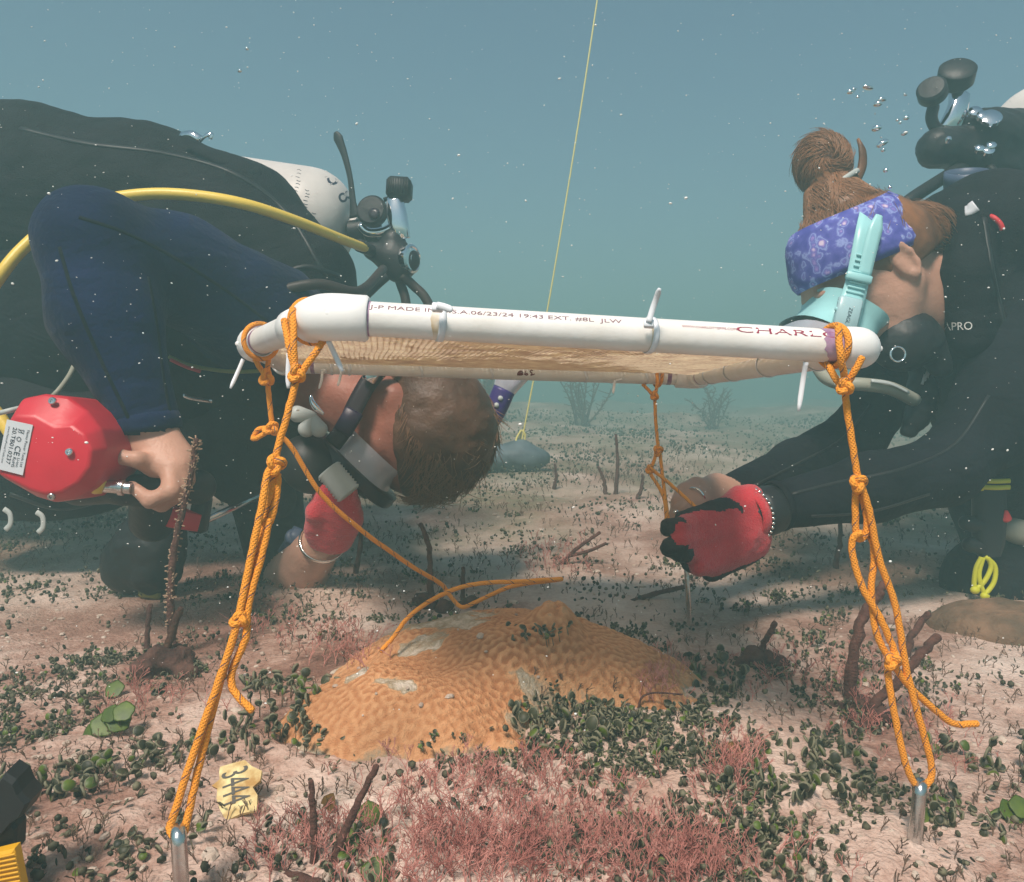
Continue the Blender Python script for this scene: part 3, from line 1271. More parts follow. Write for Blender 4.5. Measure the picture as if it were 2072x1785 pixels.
# worn stains where ties bit the pipe
band(A_ + AX * at_u(1315), AX, PR + 0.0002, 0.004, mat('stain', (0.62, 0.48, 0.30), 0.6, col2=(0.80, 0.76, 0.70), vscale=90), 'stain', 12, 0.5)
band(A_ + AX * at_u(884), AX, PR + 0.0002, 0.006, MAT['stain'], 'stain', 13, 0.5)

# ================================================================== ropes, stakes
RR = 0.0022


def knot(mb, c, ax, s=1.0, r=RR, side=None):
    """A tight overhand knot: a trefoil of the rope itself, its long axis along ax."""
    ax = ax.normalized()
    q = side if side is not None else (CAMP - c)
    b = (q - ax * q.dot(ax)).normalized()
    a = ax.cross(b)
    k = r * 0.80 * s
    path = []
    for i in range(48):
        t = 2 * math.pi * i / 48
        x = math.sin(t) + 2 * math.sin(2 * t)
        y = math.cos(t) - 2 * math.cos(2 * t)
        z = -math.sin(3 * t)
        path.append(c + a * (x * k * 0.62) + ax * (y * k * 0.8) + b * (z * k))
    mb.sweep(path, r, n=8, closed=True)


def rope(mb, pts, n=8, r=RR, wob=0.0002):
    path = spline(pts, n)
    out = []
    for i, p in enumerate(path):
        k = 0 if i in (0, len(path) - 1) else wob
        out.append(p + Vector((random.uniform(-k, k), random.uniform(-k, k), random.uniform(-k, k))))
    mb.sweep(out, r, n=9, dome=0.5)


def rope_thing(label, strands, knots, lashings, loc):
    t = thing('tether_rope', loc, label, 'rope', 'orange ropes tying down the pipe frame')
    for pts in strands:
        mb = MB()
        rope(mb, pts)
        mb.build('strand', MAT['rope'], t)
    for c, ax, s in knots:
        mb = MB()
        knot(mb, c, ax, s)
        mb.build('knot', MAT['rope'], t)
    for p, ax, r in lashings:
        mb = MB()
        q = Vector((0, 0, 1)) if abs(ax.z) < .9 else Vector((1, 0, 0))
        a = (q - ax * q.dot(ax)).normalized()
        b = ax.cross(a)
        loop = [p + (a * math.cos(x * 2 * math.pi / 30) + b * math.sin(x * 2 * math.pi / 30)) * (r + RR * .9) + ax * .0035 * math.sin(x * 2 * math.pi / 30 * 1) for x in range(30)]
        mb.sweep(loop, RR, n=8, closed=True)
        mb.build('lashing', MAT['rope'], t)
    return t


dn = Vector((0, 0, -1))
# front left
rope_thing('long orange rope from the front elbow down to the steel eye at bottom left', [
    [P(575, 648, .478), P(585, 700, .470), P(597, 752, .470), P(600, 765, .470)],
    [P(592, 625, .475), P(594, 690, .468), P(596, 752, .468)],
    [P(664, 676, .482), P(640, 710, .475), P(612, 750, .470), P(603, 765, .470)],
    [P(600, 765, .470), P(578, 850, .466), P(562, 905, .464), P(558, 945, .462)],
    [P(566, 935, .459), P(543, 955, .457), P(530, 1020, .452), P(505, 1140, .447), P(482, 1250, .442), P(452, 1350, .438), P(400, 1500, .432), P(354, 1640, .426), P(344, 1676, .424), P(356, 1694, .421), P(368, 1690, .424), P(376, 1670, .428), P(400, 1560, .434), P(440, 1400, .440), P(480, 1260, .446)],
    [P(556, 955, .463), P(548, 1000, .462), P(533, 1046, .460), P(536, 1056, .457), P(548, 1052, .459), P(560, 1000, .463), P(562, 960, .463)],
    [P(536, 1052, .462), P(520, 1100, .456), P(500, 1180, .450), P(484, 1250, .446)],
    [P(545, 1052, .456), P(530, 1120, .452), P(508, 1200, .447), P(500, 1245, .445), P(497, 1290, .444), P(472, 1352, .443), P(468, 1380, .442), P(478, 1405, .440), P(510, 1437, .437)],
], [(P(600, 757, .468), dn, 1.15), (P(558, 940, .459), IM(.35, .8), 1.3), (P(484, 1254, .442), IM(.8, .3), 1.0)],
    [(A_ + AXE * 0.030, AXE, PR + 0.001)], P(600, 760, .47))
# front right
rope_thing('orange rope with long loops from the rounded pipe end to the right steel eye', [
    [P(1695, 662, .470), P(1700, 720, .466), P(1709, 770, .476)],
    [P(1672, 735, .490), P(1690, 765, .482), P(1706, 785, .479)],
    [P(1744, 724, .470), P(1728, 752, .472), P(1710, 785, .478)],
    [P(1708, 780, .480), P(1712, 820, .482), P(1724, 900, .484), P(1738, 985, .486)],
    [P(1737, 975, .483), P(1730, 1010, .487), P(1732, 1080, .490), P(1742, 1090, .491), P(1752, 1075, .490), P(1752, 1040, .489), P(1738, 985, .487)],
    [P(1740, 975, .482), P(1760, 1040, .485), P(1778, 1130, .488), P(1812, 1230, .490), P(1832, 1350, .492), P(1858, 1450, .494), P(1880, 1530, .496), P(1884, 1570, .497), P(1868, 1592, .497), P(1852, 1588, .496), P(1830, 1540, .494), P(1806, 1430, .492), P(1796, 1360, .491), P(1800, 1330, .489)],
    [P(1742, 1078, .487), P(1726, 1088, .489), P(1724, 1120, .490), P(1745, 1190, .490), P(1780, 1250, .490), P(1806, 1310, .491), P(1812, 1335, .488), P(1800, 1350, .486)],
    [P(1742, 1078, .494), P(1762, 1090, .493), P(1768, 1130, .493), P(1762, 1200, .493), P(1772, 1280, .494), P(1796, 1328, .494), P(1806, 1340, .491)],
    [P(1808, 1345, .490), P(1840, 1390, .495), P(1895, 1440, .500), P(1930, 1464, .503), P(1976, 1464, .505)],
], [(P(1709, 782, .474), dn, 1.1), (P(1736, 978, .481), IM(.1, 1), 1.15), (P(1805, 1338, .487), IM(.5, .8), 1.1)],
    [(B_ - AX * .0205, AX, PR + .0004)], P(1709, 780, .478))
# left corner, with the long slack tail that lies over the coral
rope_thing('slack orange rope running from the left corner knot to a loose loop over the coral', [
    [P(505, 705, .638), P(520, 735, .638), P(538, 762, .64)],
    [P(545, 710, .66), P(542, 740, .65), P(541, 762, .642)],
    [P(540, 765, .64), P(545, 810, .645), P(550, 862, .65)],
    [P(552, 868, .65), P(525, 868, .65), P(512, 886, .65), P(520, 886, .647), P(545, 872, .648), P(560, 866, .65)],
    [P(552, 870, .652), P(590, 905, .66), P(650, 1000, .68), P(740, 1080, .71), P(840, 1150, .76), P(890, 1180, .79), P(910, 1205, .80), P(935, 1228, .80), P(975, 1212, .79), P(1040, 1185, .78), P(1136, 1172, .77), P(1060, 1176, .76), P(960, 1182, .745), P(890, 1205, .74), P(830, 1245, .735), P(795, 1290, .73), P(770, 1318, .725)],
], [(P(539, 765, .636), dn, 1.5), (P(549, 868, .645), IM(1, .2), 1.4)], [(E_ + (A_ - E_).normalized() * .030, AXE, PR + .0015)], P(540, 765, .64))
# back right, held in the glove
rope_thing('thin orange rope from the far right corner to the red gloved hand', [
    [P(1300, 778, 1.0), P(1312, 790, .995), P(1322, 803, .99)],
    [P(1328, 745, .985), P(1329, 775, .985), P(1325, 803, .988)],
    [P(1324, 803, .99), P(1326, 850, .985), P(1331, 905, .98)],
    [P(1330, 910, .975), P(1318, 945, .972), P(1312, 952, .97), P(1340, 1000, .96), P(1347, 1040, .95), P(1345, 1070, .945)],
    [P(1334, 908, .978), P(1342, 980, .965), P(1350, 1040, .95), P(1360, 1090, .935), P(1376, 1130, .945), P(1388, 1142, .95)],
    [P(1316, 948, .968), P(1350, 975, .962), P(1395, 1015, .95), P(1412, 1032, .945)],
    [P(1354, 1085, .925), P(1356, 1105, .925), P(1370, 1120, .935), P(1386, 1140, .948)],
], [(P(1324, 801, .985), dn, 1.2), (P(1331, 912, .972), IM(.3, 1), 1.5), (P(1314, 950, .968), dn, 1.2)], [(C_ - AXB * .05, AXB, PR + .0006)], P(1324, 800, .99))


def stake(top, lean, length, r, label, half=0.0048):
    """A bent-rod ground anchor: a closed eye on top of a straight shank driven into the bed."""
    t = thing('ground_anchor', top, label, 'anchor', 'steel ground anchors')
    lean = lean.normalized()
    side = top - CAMP
    side = (side - lean * side.dot(lean)).normalized()
    mb = MB()
    path = [top - lean * length - side * 0.0]
    path += [top - lean * (0.030 + .003 * i) + side * 0.0 for i in range(1, 2)]
    eye = []
    for i in range(13):
        a = math.pi * (i / 12)
        eye.append(top - lean * 0.006 + side * (-half * math.cos(a)) + lean * (half * math.sin(a)))
    path = [top - lean * length - side * half, top - lean * 0.03 - side * half] + eye + [top - lean * 0.03 + side * half, top - lean * 0.055 + side * half * 0.9]
    mb.sweep(path, r, n=14, dome=.6)
    mb.build('eye_rod', MAT['steel'], t)
    return t


stake(P(360, 1676, .424), IM(-.06, 1), 0.13, 0.0042, 'shiny steel eye rod at the bottom edge below the left front rope')
stake(P(1862, 1583, .497), IM(.10, 1), 0.075, 0.0042, 'steel eye rod standing in pale sand below the right front rope')
stake(P(1388, 1140, .955), IM(-.05, 1), 0.075, 0.0032, 'small steel eye rod in the shade under the red glove')

# ================================================================== marker line and its weight
ln = MB()
ln.sweep(spline([P(1053, 905, 2.6), P(1075, 790, 2.6), P(1112, 600, 2.6), P(1170, 250, 2.58), P(1217, -60, 2.55)], 10), 0.0030, n=6)
o = ln.build('marker_line', MAT['line_yellow'])
lp = MB()
lp.sweep(spline([P(1053, 872, 2.6), P(1044, 890, 2.59), P(1046, 908, 2.58), P(1058, 902, 2.6), P(1062, 880, 2.6), P(1054, 870, 2.6)], 6), .0035, n=6)
lp.sweep(spline([P(1054, 870, 2.6), P(1052, 890, 2.61), P(1054, 906, 2.6)], 6), .0035, n=6)
lp.build('loop', MAT['line_yellow'], o)
tag(o, 'thin yellow line rising from a grey weight to the surface', 'line')
bl = Blob(0.04)
bl.ell(P(1050, 925, 2.62), (IM(1, .2) * .105, IM(0, 1) * .05, IM(0, 0, 1) * .08))
bl.ell(P(955, 930, 2.62), (IM(1, -.05) * .11, IM(0, 1) * .045, IM(0, 0, 1) * .08))
bl.cap(P(1055, 908, 2.6), P(1050, 925, 2.6), .03, .05)
w = bl.build('line_weight', 0.012, MAT['weight_grey'], wob=.006, wscale=14)
tag(w, 'grey lumpy weight bag on the seabed at the foot of the yellow line', 'weight')
# ================================================================== the orange brain coral mound
def waves(x, y, lam, seed, n=26):
    r = np.random.default_rng(seed)
    a = r.uniform(0, 2 * np.pi, n)
    ph = r.uniform(0, 2 * np.pi, n)
    k = 2 * np.pi / lam * r.uniform(0.85, 1.15, n)
    s = 0
    for i in range(n):
        s = s + np.cos(k[i] * (x * np.cos(a[i]) + y * np.sin(a[i])) + ph[i])
    return s / math.sqrt(n / 2)


def coral_height(x, y):
    """Height of the mound above the bed and a 0..1 measure of how far inside its outline a point lies."""
    dx, dy = (x - CORAL_C[0]) / CORAL_A, (y - CORAL_C[1]) / CORAL_B
    ang = np.arctan2(dy, dx)
    edge = 1.0 + 0.16 * fbm(np.cos(ang) * 1.5 + 5, np.sin(ang) * 1.5, 0, 3, 61) + 0.09 * fbm(x * 30, y * 30, 0, 3, 66)
    r = np.sqrt(dx * dx + dy * dy) / edge
    # a lobe creeping forward on the left
    r2 = np.sqrt(((x + 0.100) / 0.100) ** 2 + ((y - 0.660) / 0.085) ** 2) / edge
    kk = np.clip(0.5 + 0.5 * (r2 - r) / 0.35, 0, 1)
    r = r * kk + r2 * (1 - kk) - 0.35 * kk * (1 - kk)
    r = np.maximum(r, 0.02)
    # the bite out of the front right side
    bite = np.exp(-(((x - 0.075) / 0.075) ** 2 + ((y - 0.635) / 0.05) ** 2) ** 2)
    h = (CORAL_H - .004) * np.clip(1 - r ** 2.3, -0.25, 1) * (1 - .30 * (1 - kk))
    h = h + .006 * fbm(x * 26, y * 26, 0, 3, 64) * np.clip(1.3 - r, 0, 1)
    h = h + 0.005 * fbm(x * 9, y * 9, 0, 2, 63) * np.clip(1 - r, 0, 1) - 0.035 * bite
    knob = np.exp(-(((x - 0.042) / 0.023) ** 2 + ((y - 0.735) / 0.026) ** 2) ** 1.5)
    return h, r, bite, knob


def coral():
    st = 0.0013
    xs = np.arange(-0.24, 0.21, st)
    ys = np.arange(0.55, 0.97, st)
    X, Y = np.meshgrid(xs, ys)
    h, r, bite, knob = coral_height(X, Y)
    w = waves(X + 0.004 * fbm(X * 30, Y * 30, 0, 2, 5), Y + 0.004 * fbm(X * 30 + 9, Y * 30, 0, 2, 6), 0.0074, 77, 40)

    relief = np.clip(0.6 + 0.5 * fbm(X * 11, Y * 11, 0, 2, 90), 0.05, 1)
    ridge = 0.0010 * np.clip(w * 1.3, -1.2, 1.0) * relief
    wk = waves(X, Y, 0.0135, 78)
    ridge = ridge * (1 - knob) + knob * 0.0022 * np.clip(wk * 1.4, -1, 1)
    # bare dead patches, rough and dusted with sand
    def patch(cx, cy, ax, ay, seed):
        q = ((X - cx) / ax) ** 2 + ((Y - cy) / ay) ** 2
        return np.clip((1.1 - q + 1.5 * fbm(X * 45, Y * 45, 0, 4, seed)) * 2.2, 0, 1)
    dead = np.maximum.reduce([patch(-0.070, 0.800, 0.048, 0.055, 1), patch(-0.085, 0.735, 0.022, 0.022, 2), patch(0.055, 0.655, 0.060, 0.012, 3),
                              patch(-0.135, 0.655, 0.010, 0.010, 4), patch(-0.10, 0.630, 0.022, 0.012, 5), patch(0.005, 0.625, 0.014, 0.008, 6),
                              np.clip(bite * 2.2 - 1.1 + .3 * fbm(X * 40, Y * 40, 0, 3, 19), 0, 1), np.clip((r - 0.93) * 9 + 1.2 * fbm(X * 60, Y * 60, 0, 3, 71), 0, 1)])
    rough = 0.0022 * fbm(X * 130, Y * 130, 0, 3, 15)
    Z = ground_np(X, Y) + h + 0.017 * knob * (1 - dead) + ridge * (1 - dead) + rough * dead - 0.0012 * dead
    tone = 0.52 + 0.19 * np.clip(w * 1.3, -1.2, 1) * relief * (1 - knob) + knob * (0.10 + 0.16 * wk) + 0.12 * fbm(X * 14, Y * 14, 0, 3, 22)
    tone = np.clip(tone, 0, 0.80) * (1 - dead) + dead * (0.93 + 0.16 * fbm(X * 70, Y * 70, 0, 4, 25))
    V = np.stack([X, Y, Z], -1).reshape(-1, 3)
    n, m = X.shape
    i = (np.arange((n - 1) * m).reshape(n - 1, m)[:, :-1]).ravel()
    Q = np.stack([i, i + 1, i + 1 + m, i + m], 1)
    keep = (h.ravel()[Q].max(1) > -0.012)
    Q = Q[keep]
    used = np.unique(Q)
    re = -np.ones(len(V), int)
    re[used] = np.arange(len(used))
    o = np_mesh('brain_coral', V[used], re[Q], MAT['coral'], attrs={'tone': tone.ravel()[used]})
    tag(o, 'low orange brain coral mound with pale dead patches under the white frame', 'coral')
    return o


coral()
_ch = Field(lambda x, y: coral_height(x, y)[0], -.3, .3, .5, 1.05, .004)
_cr = Field(lambda x, y: coral_height(x, y)[1], -.3, .3, .5, 1.05, .004)
_cb = Field(lambda x, y: coral_height(x, y)[2], -.3, .3, .5, 1.05, .004)


def near_coral(x, y):
    return -.3 < x < .3 and .5 < y < 1.05


def top_z(x, y):
    return ground(x, y) + (max(_ch(x, y), 0) if near_coral(x, y) else 0)


def on_coral(x, y, lim=1.0):
    return near_coral(x, y) and _cr(x, y) < lim and _cb(x, y) < .4


def hit(u, v):
    """Where a sight line meets the bed or the coral."""
    a = 0.25
    while a < 14:
        p = P(u, v, a)
        if p.z < top_z(p.x, p.y):
            return Vector((p.x, p.y, top_z(p.x, p.y)))
        a += 0.004 if a < 1.6 else 0.04
    return on_ground(u, v)


# a smaller ochre coral head far right
bl = Blob(0.03)
c0 = on_ground(2060, 1275)
bl.ell(c0 + Vector((0, 0, .0)), (Vector((.080, 0, 0)), Vector((0, .07, 0)), Vector((0, 0, .036))))
bl.ell(c0 + Vector((-.05, .02, -.005)), (Vector((.055, 0, 0)), Vector((0, .06, 0)), Vector((0, 0, .026))))
o = bl.build('coral_head', 0.006, mat('coral_dull', (0.24, 0.14, 0.085), 0.85, col2=(0.12, 0.08, 0.05), vscale=30, bump=.8, bscale=140), wob=.006, wscale=30)
tag(o, 'dull ochre coral head on the sand beyond the right anchor', 'coral')

# ================================================================== algae, stalks, rubble
def disc(mb, c, nrm, r, mat_=0, n=9, th=0.0007, rim=False, lobes=0, rimmat=1):
    """One flat algal segment: a thin scalloped lens with a paler rim."""
    nrm = nrm.normalized()
    q = Vector((0, 0, 1)) if abs(nrm.z) < 0.9 else Vector((1, 0, 0))
    a = (q - nrm * q.dot(nrm)).normalized()
    b = nrm.cross(a)
    vs, fs = [], []
    for j in range(n):
        t = 2 * math.pi * j / n
        k = r * (1 + (0.08 * math.cos(lobes * t) if lobes else 0.06 * math.sin(3 * t + r * 9000)))
        vs.append(c + a * (k * math.cos(t)) + b * (k * math.sin(t)))
    vs += [c + nrm * th, c - nrm * th]
    if rim:
        vs += [c + (v - c) * .85 + nrm * th * .8 for v in vs[:n]] + [c + (v - c) * .85 - nrm * th * .8 for v in vs[:n]]
        for j in range(n):
            k = (j + 1) % n
            a0, b0_ = n + 2, 2 * n + 2
            fs += [(a0 + j, a0 + k, n), (b0_ + k, b0_ + j, n + 1)]
        mb.add(vs, fs, mat_)
        o = len(mb.v) - len(vs)
        for j in range(n):
            k = (j + 1) % n
            for q in ((j, k, a0 + k, a0 + j), (k, j, b0_ + j, b0_ + k)):
                mb.f.append(tuple(i + o for i in q))
                mb.m.append(rimmat)
        return
    for j in range(n):
        k = (j + 1) % n
        fs += [(j, k, n), (k, j, n + 1)]
    mb.add(vs, fs, mat_)


def clump_mesh(seed, n_st, size, rdisc):
    """A bush of short chains of round segments."""
    rnd = random.Random(seed)
    mb = MB()
    for s in range(n_st):
        ang, rad = rnd.uniform(0, 6.283), size * rnd.uniform(0, 1) ** 0.6
        p = Vector((math.cos(ang) * rad, math.sin(ang) * rad, 0))
        d = Vector((math.cos(ang) * rad / size * 0.7 + rnd.uniform(-.3, .3), math.sin(ang) * rad / size * 0.7 + rnd.uniform(-.3, .3), 1)).normalized()
        k = rnd.randint(1, 3)
        h = Vector(p)
        base = Vector(p) - Vector((0, 0, 0.006))
        for i in range(k):
            r = rdisc * rnd.uniform(0.6, 1.2)
            h = h + d * r * (1.2 if i == 0 else 1.5)
            nr = Vector((rnd.uniform(-1, 1), rnd.uniform(-1, 1), rnd.uniform(-.1, .9)))
            disc(mb, h + Vector((rnd.uniform(-1, 1), rnd.uniform(-1, 1), 0)) * r * .4, nr, r, rnd.choice((0, 0, 0, 0, 2)) if k > 1 else 0, rim=True, n=10)
            d = (d + Vector((rnd.uniform(-.5, .5), rnd.uniform(-.5, .5), rnd.uniform(-.2, .3)))).normalized()
        mb.sweep([base, p + Vector((0, 0, rdisc * .4)), h], [rdisc * .14, rdisc * .12, rdisc * .06], n=3, mat=1)
    return mb


CLUMP_MATS = [MAT['algae_dark'], MAT['algae_edge'], MAT['algae_green']]
protos = []
for i in range(14):
    mb = clump_mesh(100 + i, [6, 10, 16, 24, 32][i % 5], [0.008, 0.013, 0.018, 0.022, 0.026][i % 5], 0.0025)
    o = mb.build('algae_clump', CLUMP_MATS)
    protos.append(o)
used_proto = set()


def put_clump(k, x, y, sc, label, group='dark algae clumps on the sand', z=None):
    src = protos[k]
    if k in used_proto:
        o = src.copy()
        COL.objects.link(o)
    else:
        o = src
        used_proto.add(k)
    o.location = (x, y, (top_z(x, y) if z is None else z) - 0.001)
    o.rotation_euler = (random.uniform(-.25, .25), random.uniform(-.25, .25), random.uniform(0, 6.28))
    o.scale = (sc, sc, sc * random.uniform(.8, 1.2))
    return tag(o, label, 'algae', group)


# the clumps one can point at (picture place, size, label)
NAMED = [
    (1420, 1370, 1.9, 4, 'big dark clump of disc algae standing against the right edge of the coral'),
    (1395, 1445, 1.5, 3, 'dark disc algae at the foot of the coral right edge'),
    (600, 1440, 1.8, 4, 'dense dark disc algae against the left edge of the coral'),
    (560, 1390, 1.3, 3, 'dark algae tuft just above the loose orange rope end'),
    (630, 1480, 1.3, 3, 'dark algae on the lower left coral rim'),
    (1140, 1480, 1.9, 9, 'dark algae clump in front of the coral crevice'),
    (1250, 1500, 1.6, 8, 'dark algae on the rubble right of the coral crevice'),
    (1090, 1425, 1.0, 2, 'small algae tuft inside the coral crevice'),
    (870, 1500, .8, 1, 'little algae sprig on the coral front edge'),
    (930, 1500, .6, 0, 'tiny algae sprig beside a pale bump on the coral front'),
    (190, 1570, 1.7, 4, 'round dark algae clump left of the left front rope'),
    (480, 1500, 1.5, 9, 'dark algae above the yellow number tag'),
    (55, 1620, 1.6, 4, 'dark algae beside the black strap at the bottom left'),
    (300, 1725, 1.4, 3, 'dark algae left of the left steel eye'),
    (580, 1730, 1.2, 3, 'dark algae between the left steel eye and the upright stalk'),
    (760, 1760, 1.2, 8, 'dark algae below the two thin stalks'),
    (1960, 1660, 1.3, 8, 'dark algae right of the right steel eye'),
    (2020, 1560, 1.7, 4, 'dark algae bush at the right edge'),
    (1640, 1540, 1.6, 9, 'dark algae clump left of the right rope loop'),
    (1520, 1600, 1.5, 4, 'dark algae by the ochre leaf'),
    (1700, 1600, 1.4, 3, 'dark algae on pale sand left of the right steel eye'),
    (1090, 1280, 1.3, 3, 'algae tuft on the crest behind the coral knob'),
]
for (u, v, sc, k, lb) in NAMED:
    p = hit(u, v)
    put_clump(k, p.x, p.y, sc, lb)


cover = Field(lambda x, y: fbm(x * 5.0, y * 5.0, 0, 3, 141), -5, 5, .1, 7, .03)   # where algae thrive: patchy


def zone_label(u, v, p):
    """Label and group of a scattered clump, by the landmark it stands near."""
    if p.y > 1.5:
        w = ('far behind the left diver', 'far behind the coral, below the grey weight', 'far behind the red gloves', 'far behind the black sleeves')[min(3, max(0, int(u // 520)))]
    elif p.y > .93:
        w = ('under the left diver', 'just behind the coral', 'below the red gloves', 'behind the right front rope')[min(3, max(0, int(u // 520)))]
    elif u < 420:
        w = 'left of the left front rope' if v < 1560 else 'around the left steel eye'
    elif u < 680:
        w = 'between the left front rope and the coral' if v < 1600 else 'around the yellow number tag'
    elif u < 1330:
        w = 'in front of the coral among the red turf'
    elif u < 1720:
        w = 'between the coral and the right front rope' if v < 1560 else 'on the pale sand left of the right steel eye'
    else:
        w = 'right of the right front rope' if v < 1560 else 'around the right steel eye'
    return 'small clump of dark disc algae ' + w, 'dark algae clumps ' + w


rnd = random.Random(5)
cnt = 0
tries = 0
while cnt < 276 and tries < 9000:
    tries += 1
    v = rnd.uniform(1010, 1790)
    u = rnd.uniform(-30, 2100)
    p = on_ground(u, v)
    if p.y > 2.6:
        continue
    if on_coral(p.x, p.y, 1.03):
        continue
    if cover(p.x, p.y) < rnd.uniform(-.1, .5):
        continue
    if 640 < u < 1350 and v > 1560 and rnd.random() < .75:     # the red turf fills the bottom middle
        continue
    k = rnd.randrange(14)
    put_clump(k, p.x, p.y, rnd.uniform(.5, 1.1) * (1 + .15 * p.y), *zone_label(u, v, p))
    cnt += 1


def scatter_stuff():
    """Everything smaller or farther of the same growth, as one mass."""
    mb = MB()
    r2 = random.Random(8)
    n = 0
    while n < 1900:
        y = 0.42 + 6.2 * r2.random() ** 1.5
        x = r2.uniform(-1, 1) * (0.25 + 0.72 * y)
        if cover(x, y) < r2.uniform(-.6, .3):
            n += 0.25
            continue
        if on_coral(x, y):
            continue
        z = top_z(x, y)
        big = (1 + .8 * y) if y > 1 else 1
        m_ = r2.choice((2, 3, 5, 8, 14, 22))
        for _ in range(m_):
            s = (0.006 + .0008 * m_) * big
            q = Vector((x + r2.gauss(0, s), y + r2.gauss(0, s), z + r2.uniform(.001, .010) * big))
            disc(mb, q, Vector((r2.uniform(-1, 1), r2.uniform(-1, 1), r2.uniform(-.2, .8))), r2.uniform(.0016, .0036) * (1 if y < 1 else 1 + .45 * (y - 1)), r2.choice((0, 0, 0, 1, 2)), n=6)
        n += 1
    o = mb.build('seabed_algae', [MAT['algae_muted'], MAT['algae_edge'], MAT['algae_dark']])
    tag(o, kind='stuff')


scatter_stuff()


def sprig(mb, p, h, rnd, r0=0.0007, depth=4):
    """A forking wiry sprig."""
    def grow(p, d, L, r, k):
        q = p + d * L
        mid = p.lerp(q, .5) + Vector((rnd.uniform(-1, 1), rnd.uniform(-1, 1), 0)) * L * .12
        mb.sweep([p, mid, q], [r, r * .9, r * .8], n=3, caps=False)
        if k:
            for s in ((-1, 1) if rnd.random() < .85 else (rnd.choice((-1, 1)),)):
                ax = Vector((rnd.uniform(-1, 1), rnd.uniform(-1, 1), rnd.uniform(-.3, .3)))
                dd = (d + ax * .62).normalized()
                if dd.z < -.2:
                    dd.z *= -.5
                grow(q, dd, L * rnd.uniform(.7, .95), r * .85, k - 1)
    grow(p, Vector((rnd.uniform(-.4, .4), rnd.uniform(-.4, .4), 1)).normalized(), h / 3, r0, depth)


def red_turf():
    rr = random.Random(31)
    mb = MB()
    zones = [  # picture ellipse (u, v, ru, rv, number)
        (930, 1730, 300, 100, 300), (1150, 1710, 280, 95, 230), (1010, 1600, 260, 60, 130), (1380, 1765, 200, 50, 140), (1480, 1570, 60, 60, 80),
        (690, 1310, 90, 50, 60), (1120, 1130, 90, 40, 60), (1340, 1390, 50, 60, 24), (620, 1720, 120, 60, 60), (1760, 1480, 60, 40, 25), (540, 1280, 90, 40, 30),
        (1650, 1370, 160, 60, 60), (300, 1420, 120, 50, 30), (1900, 1500, 120, 60, 25)]
    for (u, v, ru, rv, n) in zones:
        for _ in range(n):
            a, b = rr.gauss(0, .5), rr.gauss(0, .5)
            p = hit(u + a * ru, v + b * rv)
            sprig(mb, p - Vector((0, 0, .003)), rr.uniform(.008, .021) * (1 + .3 * p.y), rr, 0.00036 * (1 + .45 * p.y), 4)
    o = mb.build('red_algae', MAT['algae_red'])
    tag(o, kind='stuff')


red_turf()


def brown_turf():
    rr = random.Random(51)
    mb = MB()
    n = 0
    while n < 5200:
        y = .40 + 3.0 * rr.random() ** 1.5
        x = rr.uniform(-1, 1) * (.16 + .72 * y)
        if on_coral(x, y) or cover(x + 3, y) < rr.uniform(-.4, .3):
            n += .2
            continue
        sprig(mb, Vector((x, y, top_z(x, y) - .002)), rr.uniform(.005, .013) * (1 + .5 * y), rr, .00034 * (1 + .8 * y), 3)
        n += 1
    o = mb.build('brown_turf', MAT['turf_fuzz'])
    tag(o, kind='stuff')


brown_turf()


def rubble():
    rr = random.Random(77)
    mb = MB()
    for _ in range(4200):
        y = 0.36 + 1.8 * rr.random() ** 1.9
        x = rr.uniform(-1, 1) * (.18 + .72 * y)
        s = rr.uniform(.0008, .0030) * (2.0 if rr.random() < .06 else 1)
        if on_coral(x, y) and rr.random() < .80:
            continue
        z = top_z(x, y)
        R = Matrix.Rotation(rr.uniform(0, 6.28), 3, 'Z') @ Matrix.Rotation(rr.uniform(-.6, .6), 3, 'X')
        A = [R @ Vector((s * rr.uniform(.8, 1.9), 0, 0)), R @ Vector((0, s * rr.uniform(.6, 1.2), 0)), R @ Vector((0, 0, s * rr.uniform(.5, .9)))]
        mb.ell((x, y, z + s * .3), A, 6, 4)
    o = mb.build('coral_rubble', MAT['rubble'], smooth=False)
    tag(o, kind='stuff')


rubble()


